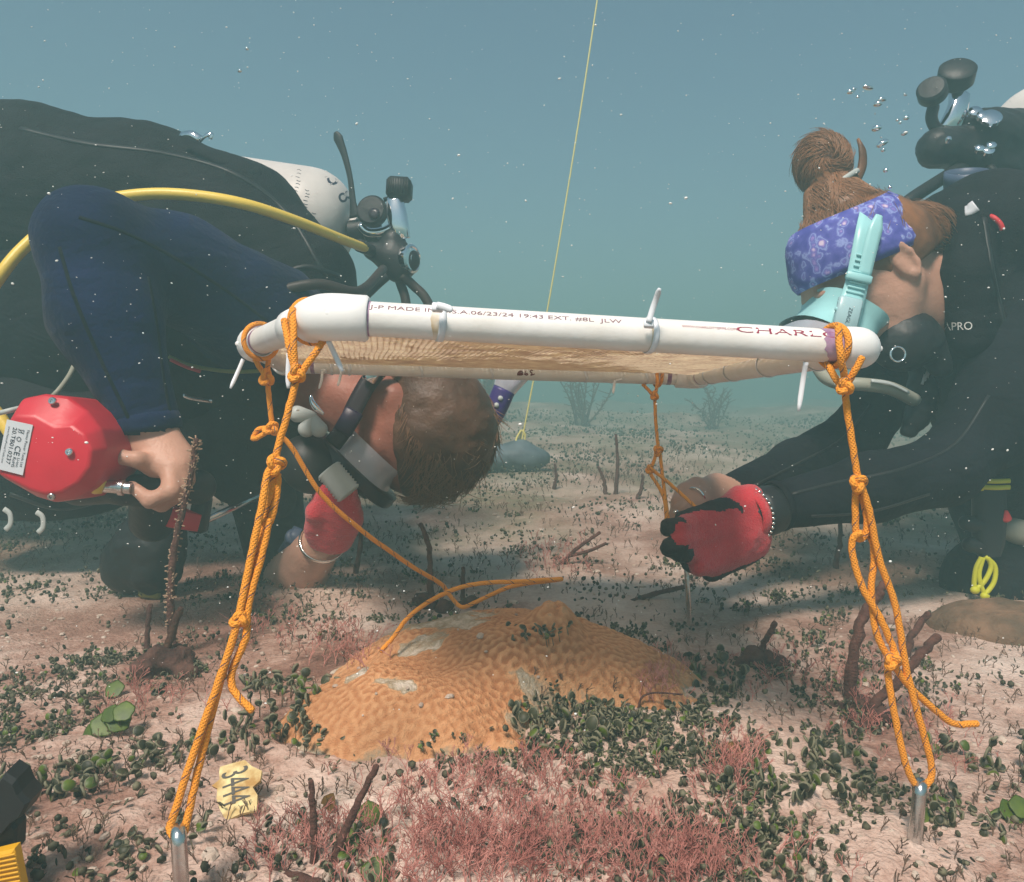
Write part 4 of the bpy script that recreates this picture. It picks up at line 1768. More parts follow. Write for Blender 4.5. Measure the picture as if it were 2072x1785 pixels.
# ---- brown sea rods and bare stalks, one thing each
def stalk(pts, r0, r1, label, cat='sea rod', m='gorgonian', fuzz=0, base=0, name='sea_rod', group=None, seed=0, branches=()):
    rr = random.Random(seed + 900)
    mb = MB()
    path = spline(pts, 7)
    path = [p + Vector((rr.gauss(0, r0 * .15), rr.gauss(0, r0 * .15), 0)) for p in path]
    rad = [r0 + (r1 - r0) * i / (len(path) - 1) for i in range(len(path))]
    rad = [q * (1 + .12 * rr.uniform(-1, 1)) for q in rad]
    mb.sweep(path, rad, n=9, dome=.8)
    for b in branches:
        bp_ = spline(b, 6)
        mb.sweep(bp_, [r0 * .8, r1], n=8, dome=.8)
    o = mb.build(name, MAT[m])
    if fuzz:
        f = MB()
        for _ in range(fuzz):
            i = rr.randrange(len(path) - 1)
            p = path[i].lerp(path[i + 1], rr.random())
            d = Vector((rr.uniform(-1, 1), rr.uniform(-1, 1), rr.uniform(-.3, .8))).normalized()
            L = rr.uniform(.004, .009)
            f.sweep([p, p + d * L], [.0006, .0009], n=4)
        q = f.build('polyps', MAT['polyp'], o)
        q['kind'] = 'stuff'
    if base:
        bb = Blob(.008)
        p0 = pts[0]
        for _ in range(7):
            c = p0 + Vector((rr.gauss(0, base * .5), rr.gauss(0, base * .4), rr.uniform(-.2, .8) * base))
            s = base * rr.uniform(.3, .6)
            bb.ell(c, (Vector((s, 0, 0)), Vector((0, s, 0)), Vector((0, 0, s * .8))))
        bb.build('turf_base', .0032, MAT['turf_brown'], o, wob=.005, wscale=90)
    return tag(o, label, cat, group)


def G(u, v, dz=-.004):
    p = hit(u, v)
    return p + Vector((0, 0, dz))


def up_from(base, u, v, dd=0.0):
    """A point over the bed seen at (u, v), at the depth of base (plus dd)."""
    d = (base - CAMP).dot(FWD)
    return P(u, v, d + dd)


b = G(878, 1235)
stalk([b, up_from(b, 870, 1180), up_from(b, 868, 1110, .005), up_from(b, 853, 1062, .01)], .0052, .0034, 'upright brown sea rod behind the coral with a bushy brown base', base=.026, seed=1)
b = G(938, 1225)
stalk([b, up_from(b, 936, 1185), up_from(b, 937, 1150)], .0040, .0030, 'short dark brown stub beside the upright sea rod behind the coral', base=.014, seed=2)
b = G(1722, 1425)
stalk([b, up_from(b, 1722, 1350), up_from(b, 1740, 1260), up_from(b, 1768, 1215, .01), up_from(b, 1792, 1178, .02)], .0062, .0042, 'tall bent dark sea rod just behind the right front rope', base=.020, seed=3)
b = G(1755, 1460)
stalk([b, up_from(b, 1778, 1415), up_from(b, 1820, 1375), up_from(b, 1858, 1330, .01), up_from(b, 1895, 1290, .02)], .0050, .0040, 'slanting dark sea rod crossing behind the right rope loop', base=.016, seed=4)
b = G(1830, 1330)
stalk([b, up_from(b, 1842, 1290), up_from(b, 1876, 1242)], .0050, .0036, 'short leaning dark sea rod right of the right front rope', seed=5)
b = G(1530, 1345)
stalk([b, up_from(b, 1545, 1300), up_from(b, 1568, 1262)], .0042, .0030, 'small brown sea rod rising from a tufted base between coral and right rope', base=.022, seed=6)
b = G(330, 1360)
stalk([b, up_from(b, 340, 1310), up_from(b, 362, 1232)], .0052, .0036, 'brown finger stalk growing from the brown tuft at left', base=.034, seed=7, m='algae_brown')
b = G(296, 1335)
stalk([b, up_from(b, 297, 1290), up_from(b, 304, 1225)], .0034, .0026, 'thin reddish stalk left of the brown tuft', seed=8)
b = G(352, 1330)
stalk([b, up_from(b, 345, 1220), up_from(b, 350, 1120), up_from(b, 372, 1020), up_from(b, 388, 950), up_from(b, 396, 890)], .0045, .0028, 'tall fuzzy red sea rod standing in front of the bare hand', fuzz=260, seed=9)
b = G(636, 1748)
stalk([b, up_from(b, 634, 1660), up_from(b, 629, 1582)], .0026, .0018, 'thin straight red stalk standing right of the yellow tag', seed=10)
b = G(672, 1750)
stalk([b, up_from(b, 690, 1700), up_from(b, 722, 1630), up_from(b, 760, 1552)], .0030, .0020, 'thin slanting red stalk in front of the coral', seed=11)
b = G(500, 1745)
stalk([b, up_from(b, 590, 1772, -.01), up_from(b, 650, 1788, -.02)], .0032, .0026, 'reddish stalk lying on the sand by the bottom edge', seed=12)
b = G(1130, 1142)
stalk([b, up_from(b, 1165, 1112), up_from(b, 1212, 1078)], .0042, .0028, 'bare brown twig on the sand behind the coral', name='twig', cat='twig', seed=13, branches=[[up_from(b, 1150, 1125), up_from(b, 1190, 1115), up_from(b, 1225, 1100)]])
b = G(1275, 1215)
stalk([b, up_from(b, 1330, 1200), up_from(b, 1400, 1184)], .0045, .0030, 'long brown twig lying below the red glove', name='twig', cat='twig', seed=14, branches=[[b, up_from(b, 1340, 1245), up_from(b, 1430, 1275, .02)]])
b = G(1712, 1740)
b = G(1290, 1440)
stalk([b, up_from(b, 1296, 1415), up_from(b, 1320, 1402), up_from(b, 1380, 1405)], .0011, .0008, 'thin curved brown filament on the right flank of the coral', name='filament', cat='seaweed', seed=15)
far = [(1225, 1000, 1210, 945), (1290, 1010, 1300, 960), (1245, 1000, 1245, 880), (720, 1160, 730, 1040), (1500, 1150, 1512, 1090), (1690, 1150, 1698, 1040), (1120, 990, 1122, 940)]
far_l = ['faint thin stalk far behind the coral left of the held rope', 'faint leaning twig far behind beside the held rope', 'tallest faint stalk in the haze behind the held rope', 'faint thin stalk behind the slack rope at left',
         'faint little stalk in the haze right of the red glove', 'thin stalk in the haze under the near black sleeve', 'short faint stalk near the grey weight bag']
for i, (u0, v0, u1, v1) in enumerate(far):
    b = on_ground(u0, v0)
    stalk([b, up_from(b, (u0 + u1) / 2 + 4, (v0 + v1) / 2), up_from(b, u1, v1)], .0030 * (1 + b.y * .5), .0020 * (1 + b.y * .4), far_l[i], seed=30 + i)


# soft far sea plumes dissolving into the haze
def plume(u, v, h, label, seed, d=None):
    rr = random.Random(seed)
    b = on_ground(u, v) if d is None else Vector((P(u, v, d).x, d, ground(P(u, v, d).x, d)))
    mb = MB()
    for _ in range(12):
        q = b + Vector((rr.gauss(0, h * .10), rr.gauss(0, h * .1), -.01))
        top = q + Vector((rr.gauss(0, h * .22), rr.gauss(0, h * .2), h * rr.uniform(.6, 1)))
        path = spline([q, q.lerp(top, .5) + Vector((rr.gauss(0, h * .08), 0, 0)), top], 5)
        mb.sweep(path, [h * .018, h * .010], n=5)
        for p in path[3:]:
            for _ in range(3):
                mb.sweep([p, p + Vector((rr.gauss(0, h * .07), rr.gauss(0, h * .05), h * rr.uniform(.03, .10)))], [h * .008, h * .005], n=4)
    o = mb.build('sea_plume', MAT['gorgonian'])
    tag(o, label, 'sea plume', 'sea plumes in the far haze')


plume(1000, 855, .62, 'tall feathery sea plume fading in the haze left of the yellow line', 1)
plume(925, 850, .50, 'feathery sea plume in the haze above the far pipe, nearest the left diver', 2)
plume(1180, 862, .42, 'low feathery sea plume in the haze right of the yellow line', 3)
plume(1440, 868, .34, 'low feathery sea plume in the haze behind the right corner rope', 4)


# ---- leafy single plants
def leaf_plant(u, v, leaves, label, m='algae_green', n=11, cat='seaweed'):
    b = hit(u, v)
    mb = MB()
    for (du, dv, r, tilt) in leaves:
        c = up_from(b, u + du, v + dv, 0) + Vector((0, 0, r * .3))
        disc(mb, c, IM(tilt, .75, -.8), r, 0, n=16, th=.0003, lobes=5, rim=True, rimmat=0)
        mb.sweep([b - Vector((0, 0, .004)), b.lerp(c, .6) + Vector((0, .002, 0)), c], .0009, n=4)
    o = mb.build('leafy_algae', MAT[m])
    return tag(o, label, cat)


leaf_plant(215, 1490, [(-30, -2, .010, -.5), (-5, -16, .011, .2), (25, -24, .010, .4), (35, -44, .009, .1), (8, -40, .008, -.2)], 'bright green fan algae cluster left of the left front rope')
leaf_plant(232, 1410, [(0, -10, .009, 0), (-8, 10, .006, .3)], 'single round green leaf alga below the brown tuft')
leaf_plant(748, 1665, [(0, -8, .009, .3), (4, 20, .006, -.2)], 'upright green leaf alga beside the slanting red stalk')
leaf_plant(700, 1730, [(0, -14, .009, -.3), (-50, 40, .008, .2)], 'pale green leaf alga at the foot of the slanting red stalk')
leaf_plant(760, 1785, [(0, -10, .009, .1)], 'green leaf alga cut by the bottom edge')
leaf_plant(1480, 1540, [(0, -10, .009, -.9), (3, 8, .008, -.8)], 'folded ochre leaf alga beside a red tuft', m='algae_ochre')
leaf_plant(1870, 1665, [(0, -8, .007, 0)], 'olive leaf alga touching the right steel eye shank')
leaf_plant(2045, 1660, [(0, -8, .009, .3), (20, -20, .008, 0), (-20, 2, .007, -.3), (10, 14, .008, .2)], 'green leaf alga cluster at the lower right edge')
leaf_plant(560, 1400, [(0, -4, .004, 0), (100, -8, .004, .2)], 'small yellow green leaf alga near the rope end')
leaf_plant(662, 1640, [(0, -4, .008, -.8), (5, 10, .007, .8)], 'dark ochre leaf alga between the two thin red stalks', m='algae_ochre')

# ================================================================== the yellow number tag lying on the bed
TAG = thing('number_tag', hit(478, 1640), 'broken yellow plate marked 3444 lying on pink sand', 'tag')


def number_tag():
    c = hit(480, 1632) + Vector((0, 0, .010))
    e1 = (hit(470, 1690) - hit(486, 1600)).normalized()         # text runs down the picture
    nrm = Vector((-.10, -.55, .83)).normalized()
    e1 = (e1 + nrm * .55)
    e1 = (e1 - nrm * e1.dot(nrm)).normalized()
    e2 = nrm.cross(e1)                                          # text up
    if e2.x < 0:
        e2 = -e2
    prof = [(-26, -11), (-24, 8), (-16, 13), (-9, 20), (-1, 18), (2, 12), (10, 15), (18, 14), (22, 13), (20, 2), (21, -9), (10, -13), (0, -15), (-8, -14), (-12, -18), (-15, -12), (-22, -12)]
    k = .00090
    mb = MB()
    top = [c + e1 * (x * k) + e2 * (y * k) + nrm * .0012 for x, y in prof]
    bot = [p - nrm * .0024 for p in top]
    n = len(prof)
    ct = c + nrm * .0014
    vs = top + bot + [ct]
    fs = []
    flip = (top[1] - top[0]).cross(ct - top[0]).dot(nrm) < 0
    for j in range(n):
        q = (j + 1) % n
        t = (j, q, 2 * n)
        fs.append(t[::-1] if flip else t)
        fs.append((j, q, n + q, n + j))
    fs.append(tuple(range(n, 2 * n)))
    mb.add(vs, fs)
    plate = mb.build('plate', MAT['tag_yellow'], TAG, smooth=False)
    tx = MB()
    text_mb(tx, '3444', .026, lambda x, y: c + e1 * (x * .52 - .0175) + e2 * (y - .0090) + nrm * .0018)
    tx.build('lettering', MAT['tag_ink'], plate, smooth=False)


number_tag()

# ---- black and yellow gear poking in at the lower left corner
GEAR = thing('dive_fin', P(10, 1720, .42), 'black and yellow ribbed fin tip poking in at the lower left corner', 'fin')


def slab(name, pts, d, th, m, parent, fw=IM(0, .2, 1)):
    """A flat piece with a real thickness: outline pts in the picture at depth d, th thick."""
    mb = MB()
    a = [P(u, v, d) for u, v in pts]
    n = len(a)
    cen = sum(a, Vector()) / n
    ins = [q.lerp(cen, .10) - fw * th * .25 for q in a]
    b = [q + fw * th for q in a]
    fs = [tuple(range(n))[::-1]] + [(j, (j + 1) % n, n + (j + 1) % n, n + j) for j in range(n)] + [(n + j, n + (j + 1) % n, 2 * n + (j + 1) % n, 2 * n + j) for j in range(n)] + [tuple(2 * n + j for j in range(n))]
    mb.add(ins + a + b, fs)
    return mb.build(name, m, parent, smooth=False)


slab('buckle', [(-60, 1640), (-10, 1590), (12, 1562), (34, 1576), (44, 1600), (62, 1620), (48, 1648), (30, 1660), (-5, 1700), (-60, 1710)], .425, .012, MAT['rubber'], GEAR)
slab('strap', [(-60, 1690), (20, 1650), (36, 1672), (34, 1720), (10, 1736), (-60, 1745)], .430, .008, MAT['rubber'], GEAR)
pl = slab('blade', [(-60, 1738), (30, 1716), (52, 1830), (-60, 1850)], .420, .005, MAT['fin_yellow'], GEAR)
for i in range(11):
    rb = MB()
    v_ = 1728 + i * 9
    rb.sweep([P(-55, v_ + 18, .4178), P(30 + i * 1.7, v_, .4178)], .0006, n=6, dome=.5)
    rb.build('rib', MAT['fin_yellow'], pl)
# ================================================================== shared builders for the divers
def head(bl, H, Fd, U, S, m, scale=1.0, ears=True):
    k = scale
    q = lambda f, u, s: H + Fd * (f * k) + U * (u * k) + S * (s * k)
    bl.ell(q(-.004, .022, 0), (Fd * .098 * k, U * .092 * k, S * .076 * k), m, .02)
    bl.ell(q(.030, -.045, 0), (Fd * .062 * k, U * .078 * k, S * .062 * k), m, .03)
    bl.cap(q(.045, -.100, .016), q(.045, -.100, -.016), .026 * k, .026 * k, m, .03)      # chin
    for s in (1, -1):
        bl.cap(q(.035, -.095, .02 * s), q(-.018, -.048, .058 * s), .020 * k, .017 * k, m, .025)   # jaw
        bl.ell(q(.066, -.022, .040 * s), (Fd * .022 * k, U * .020 * k, S * .022 * k), m, .02)     # cheek
        bl.ell(q(.086, .014, .030 * s), (Fd * .012 * k, U * .008 * k, S * .022 * k), m, .012)     # brow
        if not ears:
            continue
        e = q(-.020, -.012, .0785 * s)
        pts = [e + Fd * (.012 * k * math.cos(a)) + U * (.027 * k * math.sin(a)) + S * (s * .006 * k * (1 - math.cos(a)) * .8) for a in [math.radians(x) for x in (40, 80, 120, 165, 210, 250, 285)]]
        bl.chain(pts, [.0048 * k] * 7, m, .005)                                           # ear rim
        bl.cap(e - U * .028 * k, e - U * .020 * k + Fd * .004 * k, .008 * k, .007 * k, m, .006)   # lobe
        bl.ell(e + Fd * .006 * k + S * (s * .001 * k), (Fd * .012 * k, U * .023 * k, S * .006 * k), m, .006)
    bl.cap(q(.088, .006, 0), q(.108, -.034, 0), .008 * k, .012 * k, m, .01)               # nose
    bl.cap(q(.100, -.038, .010), q(.100, -.038, -.010), .008 * k, .008 * k, m, .006)
    bl.cap(q(.086, -.066, .018), q(.086, -.066, -.018), .008 * k, .008 * k, m, .008)      # lips
    bl.cap(q(.082, -.078, .015), q(.082, -.078, -.015), .008 * k, .008 * k, m, .008)


def hair_strands(parent, H, Fd, U, S, ax, keep, n, m, length, seed, flow, r=.0005, lift=.0024, curl=.35):
    """Loose strands lying over a scalp ellipsoid, some lifting into the water."""
    rr = random.Random(seed)
    mb = MB()
    c = 0
    while c < n:
        d = Vector((rr.gauss(0, 1), rr.gauss(0, 1), rr.gauss(0, 1))).normalized()
        p = H + Fd * (d.x * ax[0]) + U * (d.y * ax[1]) + S * (d.z * ax[2])
        if not keep(p - H):
            continue
        c += 1
        nr = (Fd * (d.x / ax[0]) + U * (d.y / ax[1]) + S * (d.z / ax[2])).normalized()
        t = flow(p - H)
        t = (t - nr * t.dot(nr)).normalized()
        side = nr.cross(t)
        L = length * rr.uniform(.5, 1.2)
        free = rr.random() < .09
        b = rr.uniform(-curl, curl)
        pts = []
        x = p
        dr = t + side * rr.uniform(-.3, .3)
        for i in range(6):
            pts.append(x + nr * (lift * (i / 5 if not free else i * .5)))
            nn = (p - H) * 0 + (x - H)
            nn = (Fd * (nn.dot(Fd) / ax[0] ** 2) + U * (nn.dot(U) / ax[1] ** 2) + S * (nn.dot(S) / ax[2] ** 2)).normalized()
            dr = (dr + side * b * .35)
            dr = (dr - nn * dr.dot(nn) * (1 if not free else .7)).normalized()
            x = x + dr * L / 5
        mb.sweep(pts, [r, r, r, r, r * .7, r * .3], n=4)
    o = mb.build('hair_strands', m, parent)
    o['kind'] = 'stuff'
    return o


def loop_band(mb, c, ax, ra, rb, up, half, th=.0012, n=32, power=4):
    """A flat strap round a limb."""
    ax = ax.normalized()
    a = (up - ax * up.dot(ax)).normalized()
    b = ax.cross(a)
    pts, hn = [], []
    for j in range(n):
        t = 2 * math.pi * j / n
        dv = a * math.cos(t) * ra + b * math.sin(t) * rb
        pts.append(c + dv)
        hn.append(dv.normalized())
    mb.sweep(pts, half, th, n=8, hint=hn, closed=True, power=power)


# ================================================================== the left diver, lying level with head down
LF, LU, LS = IM(-.69, -.72, -.06), IM(.72, -.69, 0), IM(-.04, -.04, -1)
LH = P(838, 864, 1.17)
SUITS = [MAT['neoprene'], MAT['neoprene_navy'], MAT['skin'], MAT['skin_red_shaded']]
bl = Blob(.03)
bl.chain([P(-420, 640, 1.45), P(-100, 640, 1.36), P(250, 650, 1.30), P(470, 690, 1.25), P(560, 720, 1.22)], [.15, .14, .165, .155, .12], 0)
bl.cap(P(-420, 640, 1.45), P(-1050, 640, 1.55), .095, .065, 0)
bl.cap(P(-420, 760, 1.36), P(-1050, 800, 1.45), .095, .065, 0)
bl.cap(P(-1050, 640, 1.55), P(-1560, 600, 1.62), .062, .042, 0)
bl.cap(P(-1050, 800, 1.45), P(-1560, 820, 1.52), .062, .042, 0)
# near arm, navy sleeve, elbow high
bl.chain([P(545, 650, 1.12), P(360, 545, 1.02), P(185, 487, .93)], [.085, .066, .056], 1, .03)
bl.chain([P(185, 487, .93), P(215, 640, .93), P(292, 838, .93)], [.058, .058, .0385], 1, .03)
bl.cap(P(288, 825, .93), P(302, 882, .93), .033, .029, 2, .002)
# the bare hand
w0 = P(302, 882, .93)
K = [P(312, 945, .905), P(346, 950, .902), P(368, 940, .910), P(376, 922, .922)]
for i, kp in enumerate(K):
    bl.cap(w0 + (kp - w0) * .05 + IM(1, 0) * (-.016 + i * .0105), kp, .0165, .0125, 2, .014)
def finger(bl, pts, rs, m, k=.003):
    bl.chain(pts, rs, m, k)
finger(bl, [K[0], P(278, 930, .885), P(246, 926, .882), P(229, 909, .884)], [.0125, .0098, .0085, .0062], 2)
finger(bl, [K[1], P(346, 994, .884), P(304, 1012, .880), P(266, 984, .884)], [.0125, .0105, .0092, .0075], 2)
finger(bl, [K[2], P(366, 996, .898), P(328, 1020, .896), P(292, 1010, .897)], [.0120, .0098, .0088, .0072], 2)
finger(bl, [K[3], P(380, 972, .918), P(356, 1000, .916), P(330, 1008, .914)], [.0108, .0088, .0080, .0066], 2)
finger(bl, [P(286, 898, .932), P(258, 925, .940), P(248, 962, .938), P(262, 986, .930)], [.0150, .0115, .0105, .0085], 2, .006)
# far arm reaching under the head: sleeve, then bare forearm rising from the elbow
bl.chain([P(545, 760, 1.32), P(530, 960, 1.34), P(575, 1185, 1.26)], [.080, .062, .048], 0, .03)
bl.chain([P(575, 1185, 1.26), P(612, 1150, 1.21), P(655, 1092, 1.16)], [.044, .043, .030], 2, .004)
# neck and head
bl.cap(P(590, 745, 1.20), P(735, 815, 1.17), .068, .056, 3, .03)
head(bl, LH, LF, LU, LS, 3, ears=False)
L = bl.build('person', .0036, SUITS, wob=.0016, wscale=26, seed=4)
tag(L, 'diver in black and navy wetsuit lying face down at left, bare hand on red drill', 'person', 'divers')
for pts in ([(160, 440), (250, 470), (350, 520), (460, 590), (540, 650)], [(120, 500), (150, 600), (200, 720), (262, 850)], [(300, 560), (318, 660), (330, 760), (345, 840)]):
    seam_on('suit_seam', L, pts, MAT['neoprene'], L)
# cuff roll at the bare wrist
mb = MB()
loop_band(mb, P(297, 860, .93), (P(302, 882, .93) - P(286, 800, .93)), .0372, .0372, IM(0, 0, -1), .011, .0026, power=2.5)
mb.build('sleeve_cuff', MAT['neoprene_navy'], L)
mb = MB()
nl = P(229, 909, .884)
for tip, prev in ((P(229, 909, .884), P(246, 926, .882)), (P(266, 984, .884), P(304, 1012, .880))):
    d = (tip - prev).normalized()
    up = IM(0, .5, -.9)
    up = (up - d * up.dot(d)).normalized()
    m1 = MB()
    m1.ell(tip + up * .0055 - d * .002, (d * .0058, d.cross(up) * .0045, up * .0016), 10, 6)
    m1.build('fingernail', MAT['nail'], L)

# red work glove on the far hand
gl = Blob(.006)
gw = P(662, 1092, 1.15)
for i, (u, v, d) in enumerate(((668, 1024, 1.10), (690, 1020, 1.095), (706, 1032, 1.10), (712, 1052, 1.11))):
    kp = P(u, v, d)
    gl.cap(gw + (kp - gw) * .1 + IM(1, 0) * (-.010 + .008 * i), kp, .021, .0165, 0, .014)
    gl.chain([kp, P(u - 2, v - 36, d - .015), P(u - 18, v - 40, d + .012), P(u - 24, v - 16, d + .025)], [.0150, .0125, .0115, .0100], 0, .004)
gl.chain([P(640, 1072, 1.13), P(640, 1035, 1.10), P(656, 1005, 1.09), P(676, 992, 1.09)], [.018, .014, .0125, .0105], 0, .008)
g = gl.build('glove', .003, MAT['glove_red'], L, wob=.0012, wscale=90)
mb = MB()
loop_band(mb, P(653, 1096, 1.16), (P(662, 1040, 1.1) - P(640, 1110, 1.18)), .034, .034, IM(0, 0, -1), .004, .002, power=2)
tag(mb.build('wrist_chain', MAT['silver']), 'beaded silver chain on the bare wrist below the left red glove', 'bracelet')

# hair
hb = Blob(.012)
hb.ell(LH - LF * .010 + LU * .026, (LF * .103, LU * .097, LS * .086), 0)
hb.ell(LH - LF * .055 - LU * .012, (LF * .058, LU * .075, LS * .074), 0, .03)
hn_ = (LF - LU * .9).normalized()
hb.cuts.append((LH + hn_ * .026, hn_))
hair = hb.build('hair', .0036, MAT['hair_brown'], L, wob=.003, wscale=40, seed=8)
hair_strands(hair, LH - LF * .008 + LU * .022, LF, LU, LS, (.104, .099, .084), lambda q: (q.dot(LF) - .9 * q.dot(LU)) / 1.345 < .024, 2200, MAT['hair_brown_light'], .046, 5,
             lambda q: LU * -.2 + LF * .9 + IM(.1, -.6))

hair_strands(hair, LH - LF * .008 + LU * .022, LF, LU, LS, (.104, .099, .086), lambda q: (q.dot(LF) - .9 * q.dot(LU)) / 1.345 < .020 and q.dot(LU) > .03, 260, MAT['hair_brown_light'], .055, 15,
             lambda q: LF * .6 + LU * .3 + IM(.2, -.5), curl=1.1, lift=.012)
# ---- his mask
MK = thing('dive_mask', P(718, 950, 1.17), 'clear skirted dive mask with black frame on the face of the left diver', 'mask')
M0 = LH + LF * .108 - LU * .018
mb = MB()
mb.sweep([M0 + LF * t for t in (-.010, -.008, .008, .010)], [.078, .081, .081, .078], [.071, .074, .074, .071], n=28, hint=LU, power=3.4)
fr = mb.build('mask_frame', MAT['mask_black'], MK, sharp=40)
mb = MB()
for s in (-1, 1):
    mb2 = MB()
    mb2.sweep([M0 + LF * t + LS * (.038 * s) for t in (.0085, .0115)], [.032, .031], [.046, .045], n=24, hint=LU, power=3)
    mb2.build('lens', MAT['lens'], MK, sharp=40)
mb.sweep([M0 - LF * t for t in (.008, .020, .034, .046)], [.074, .070, .068, .071], [.058, .055, .055, .060], n=28, hint=LU, power=3, caps=False)
mb.build('skirt', MAT['clear_grey'], MK)
mb = MB()
S0 = LH + LS * .083
mb.sweep(spline([P(672, 900, 1.085), P(700, 862, 1.080), P(722, 815, 1.082), P(752, 765, 1.088), P(800, 715, 1.10)], 6), .013, .0018, n=8, hint=LS, power=4)
st = mb.build('strap', MAT['mask_black'], MK)
mb = MB()
mb.box(P(705, 853, 1.076), (IM(.5, .86) * .018, IM(.86, -.5) * .013, LS * .006), ch=.4)
mb.build('buckle', MAT['buckle_dark'], st)
mb = MB()
mb.box(P(752, 757, 1.075), (IM(.5, .86) * .012, IM(.86, -.5) * .010, LS * .004), ch=.5)
mb.build('clip', MAT['chrome'], st)

# ---- snorkel
SN = thing('snorkel', P(1000, 830, 1.26), 'purple banded snorkel with clear tip beside the brown hair', 'snorkel')
mb = MB()
mb.sweep(spline([P(1020, 788, 1.26), P(1006, 820, 1.26), P(990, 848, 1.26), P(962, 876, 1.26)], 6), .0185, .0150, n=16, hint=IM(0, 0, -1))
pb = mb.build('band', MAT['purple'], SN)
for uv in ((1012, 806), (1004, 820)):
    mb = MB()
    mb.lathe([(.0001, .0), (.0042, .0), (.0042, .0012), (.0001, .0016)], P(*uv, 1.2445), IM(.1, .1, -1), 12)
    mb.build('stud', MAT['pale_grey'], pb)
mb = MB()
mb.sweep([P(1020, 788, 1.26), P(1030, 768, 1.26), P(1042, 745, 1.26)], [.019, .024, .030], [.015, .018, .022], n=18, hint=IM(0, 0, -1), caps=False)
mb.build('clear_tip', MAT['clear_grey'], SN)
mb = MB()
mb.sweep(spline([P(964, 874, 1.26), P(930, 898, 1.27), P(880, 925, 1.28), P(800, 940, 1.28)], 6), .0145, n=14)
mb.build('tube', MAT['rubber'], SN)

# ---- regulator in his mouth
RG = thing('regulator', P(640, 900, 1.12), 'dark regulator with pale butterfly exhaust tee in front of the left chin', 'regulator')
rb = Blob(.012)
rb.ell(P(625, 940, 1.10), (IM(.7, -.7) * .045, IM(.7, .7) * .040, IM(0, 0, -1) * .040))
rb.cap(P(640, 915, 1.11), P(690, 910, 1.13), .022, .018)
rb.build('case', .004, MAT['rubber'], RG)
for a, b in (((632, 842), (602, 838)), ((630, 850), (620, 868)), ((634, 846), (645, 868))):
    w_ = Blob(.006)
    w_.cap(P(*a, 1.062), P(*b, 1.062), .007, .012)
    w_.build('exhaust_wing', .002, MAT['pale_grey'], RG)
mb = MB()
mb.sweep(spline([P(628, 800, 1.058), P(632, 815, 1.056), P(642, 828, 1.056), P(655, 838, 1.058)], 5), [.002, .0042, .0042, .002], .002, n=8, hint=IM(0, 0, -1))
mb.build('ring', MAT['chrome'], RG)
rib = []
a, b = P(664, 950, 1.045), P(706, 1000, 1.045)
for i in range(19):
    rib.append((.0165 + (.0022 if i % 2 else 0), (b - a).length * i / 18))
mb = MB()
mb.lathe(rib, a, b - a, 20)
mb.build('corrugated_tube', MAT['pale_grey'], RG)
mb = MB()
mb.sweep(spline([P(470, 655, 1.06), P(540, 600, 1.06), P(640, 575, 1.07), P(725, 590, 1.12), P(775, 545, 1.24)], 7), .0075, n=10)
mb.build('hose', MAT['rubber_brown'], RG)

# ---- buoyancy vest
vb = Blob(.05)
vb.chain([P(-260, 430, 1.36), P(60, 425, 1.33), P(300, 440, 1.31), P(470, 490, 1.30), P(602, 578, 1.28)], [.15, .162, .142, .125, .092], 0)
vb.chain([P(602, 578, 1.28), P(660, 680, 1.27)], [.088, .05], 0)
vb.ell(P(90, 905, 1.27), (IM(1, 0) * .20, IM(0, 1) * .125, IM(0, 0, 1) * .13), 0)
vb.ell(P(330, 850, 1.27), (IM(1, 0) * .13, IM(0, 1) * .115, IM(0, 0, 1) * .12), 0)
vb.ell(P(505, 860, 1.20), (IM(1, -.3) * .075, IM(.3, 1) * .105, IM(0, 0, 1) * .07), 0)
vb.cap(P(470, 965, 1.19), P(560, 1010, 1.20), .035, .03, 0)
VL = vb.build('buoyancy_vest', .006, MAT['nylon_black'], wob=.006, wscale=14, seed=3)
tag(VL, 'big black buoyancy vest wrapped round the back and belly of the left diver', 'vest')
for i, (u, v) in enumerate(((425, 985), (436, 998), (452, 990), (470, 982))):
    mb = MB()
    mb.sweep(spline([P(u - 6, v - 22, 1.17), P(u, v, 1.168), P(u + 9, v - 8, 1.168), P(u + 12, v - 26, 1.17)], 4), .004, .0015, n=6, hint=IM(0, 0, -1))
    mb.build('webbing_loop', MAT['rubber'], VL)
mb = MB()
mb.sweep(spline([P(366, 272, 1.20), P(385, 270, 1.19), P(405, 281, 1.19)], 4), .006, .002, n=8, hint=IM(0, .4, -1))
mb.build('buckle', MAT['chrome'], VL)
mb = MB()
mb.sweep(spline([P(406, 285, 1.19), P(416, 275, 1.18), P(428, 272, 1.18), P(425, 281, 1.18)], 4), .0035, .002, n=8, hint=IM(0, .4, -1))
mb.build('buckle', MAT['chrome'], VL)
for uv in ((80, 1058), (14, 1052)):
    mb = MB()
    mb.sweep(spline([P(uv[0] - 6, uv[1] - 22, 1.13), P(uv[0] + 6, uv[1] - 12, 1.13), P(uv[0] + 7, uv[1] + 8, 1.13), P(uv[0] - 3, uv[1] + 20, 1.13)], 4), .004, .002, n=8, hint=IM(0, 0, -1))
    mb.build('webbing_ring', MAT['pale_grey'], VL)
mb = MB()
for k_ in range(4):
    pass
for pts in ([(40, 260), (170, 290), (330, 310), (470, 350), (580, 430), (660, 560)], [(560, 560), (620, 540), (690, 560)], [(-20, 560), (40, 620), (60, 700)], [(420, 800), (500, 780), (570, 800)], [(20, 1000), (120, 1030), (220, 1010)]):
    seam_on('binding_tape', VL, pts, MAT['rubber'], VL, .004, .0014)
# seams stitched along the wing

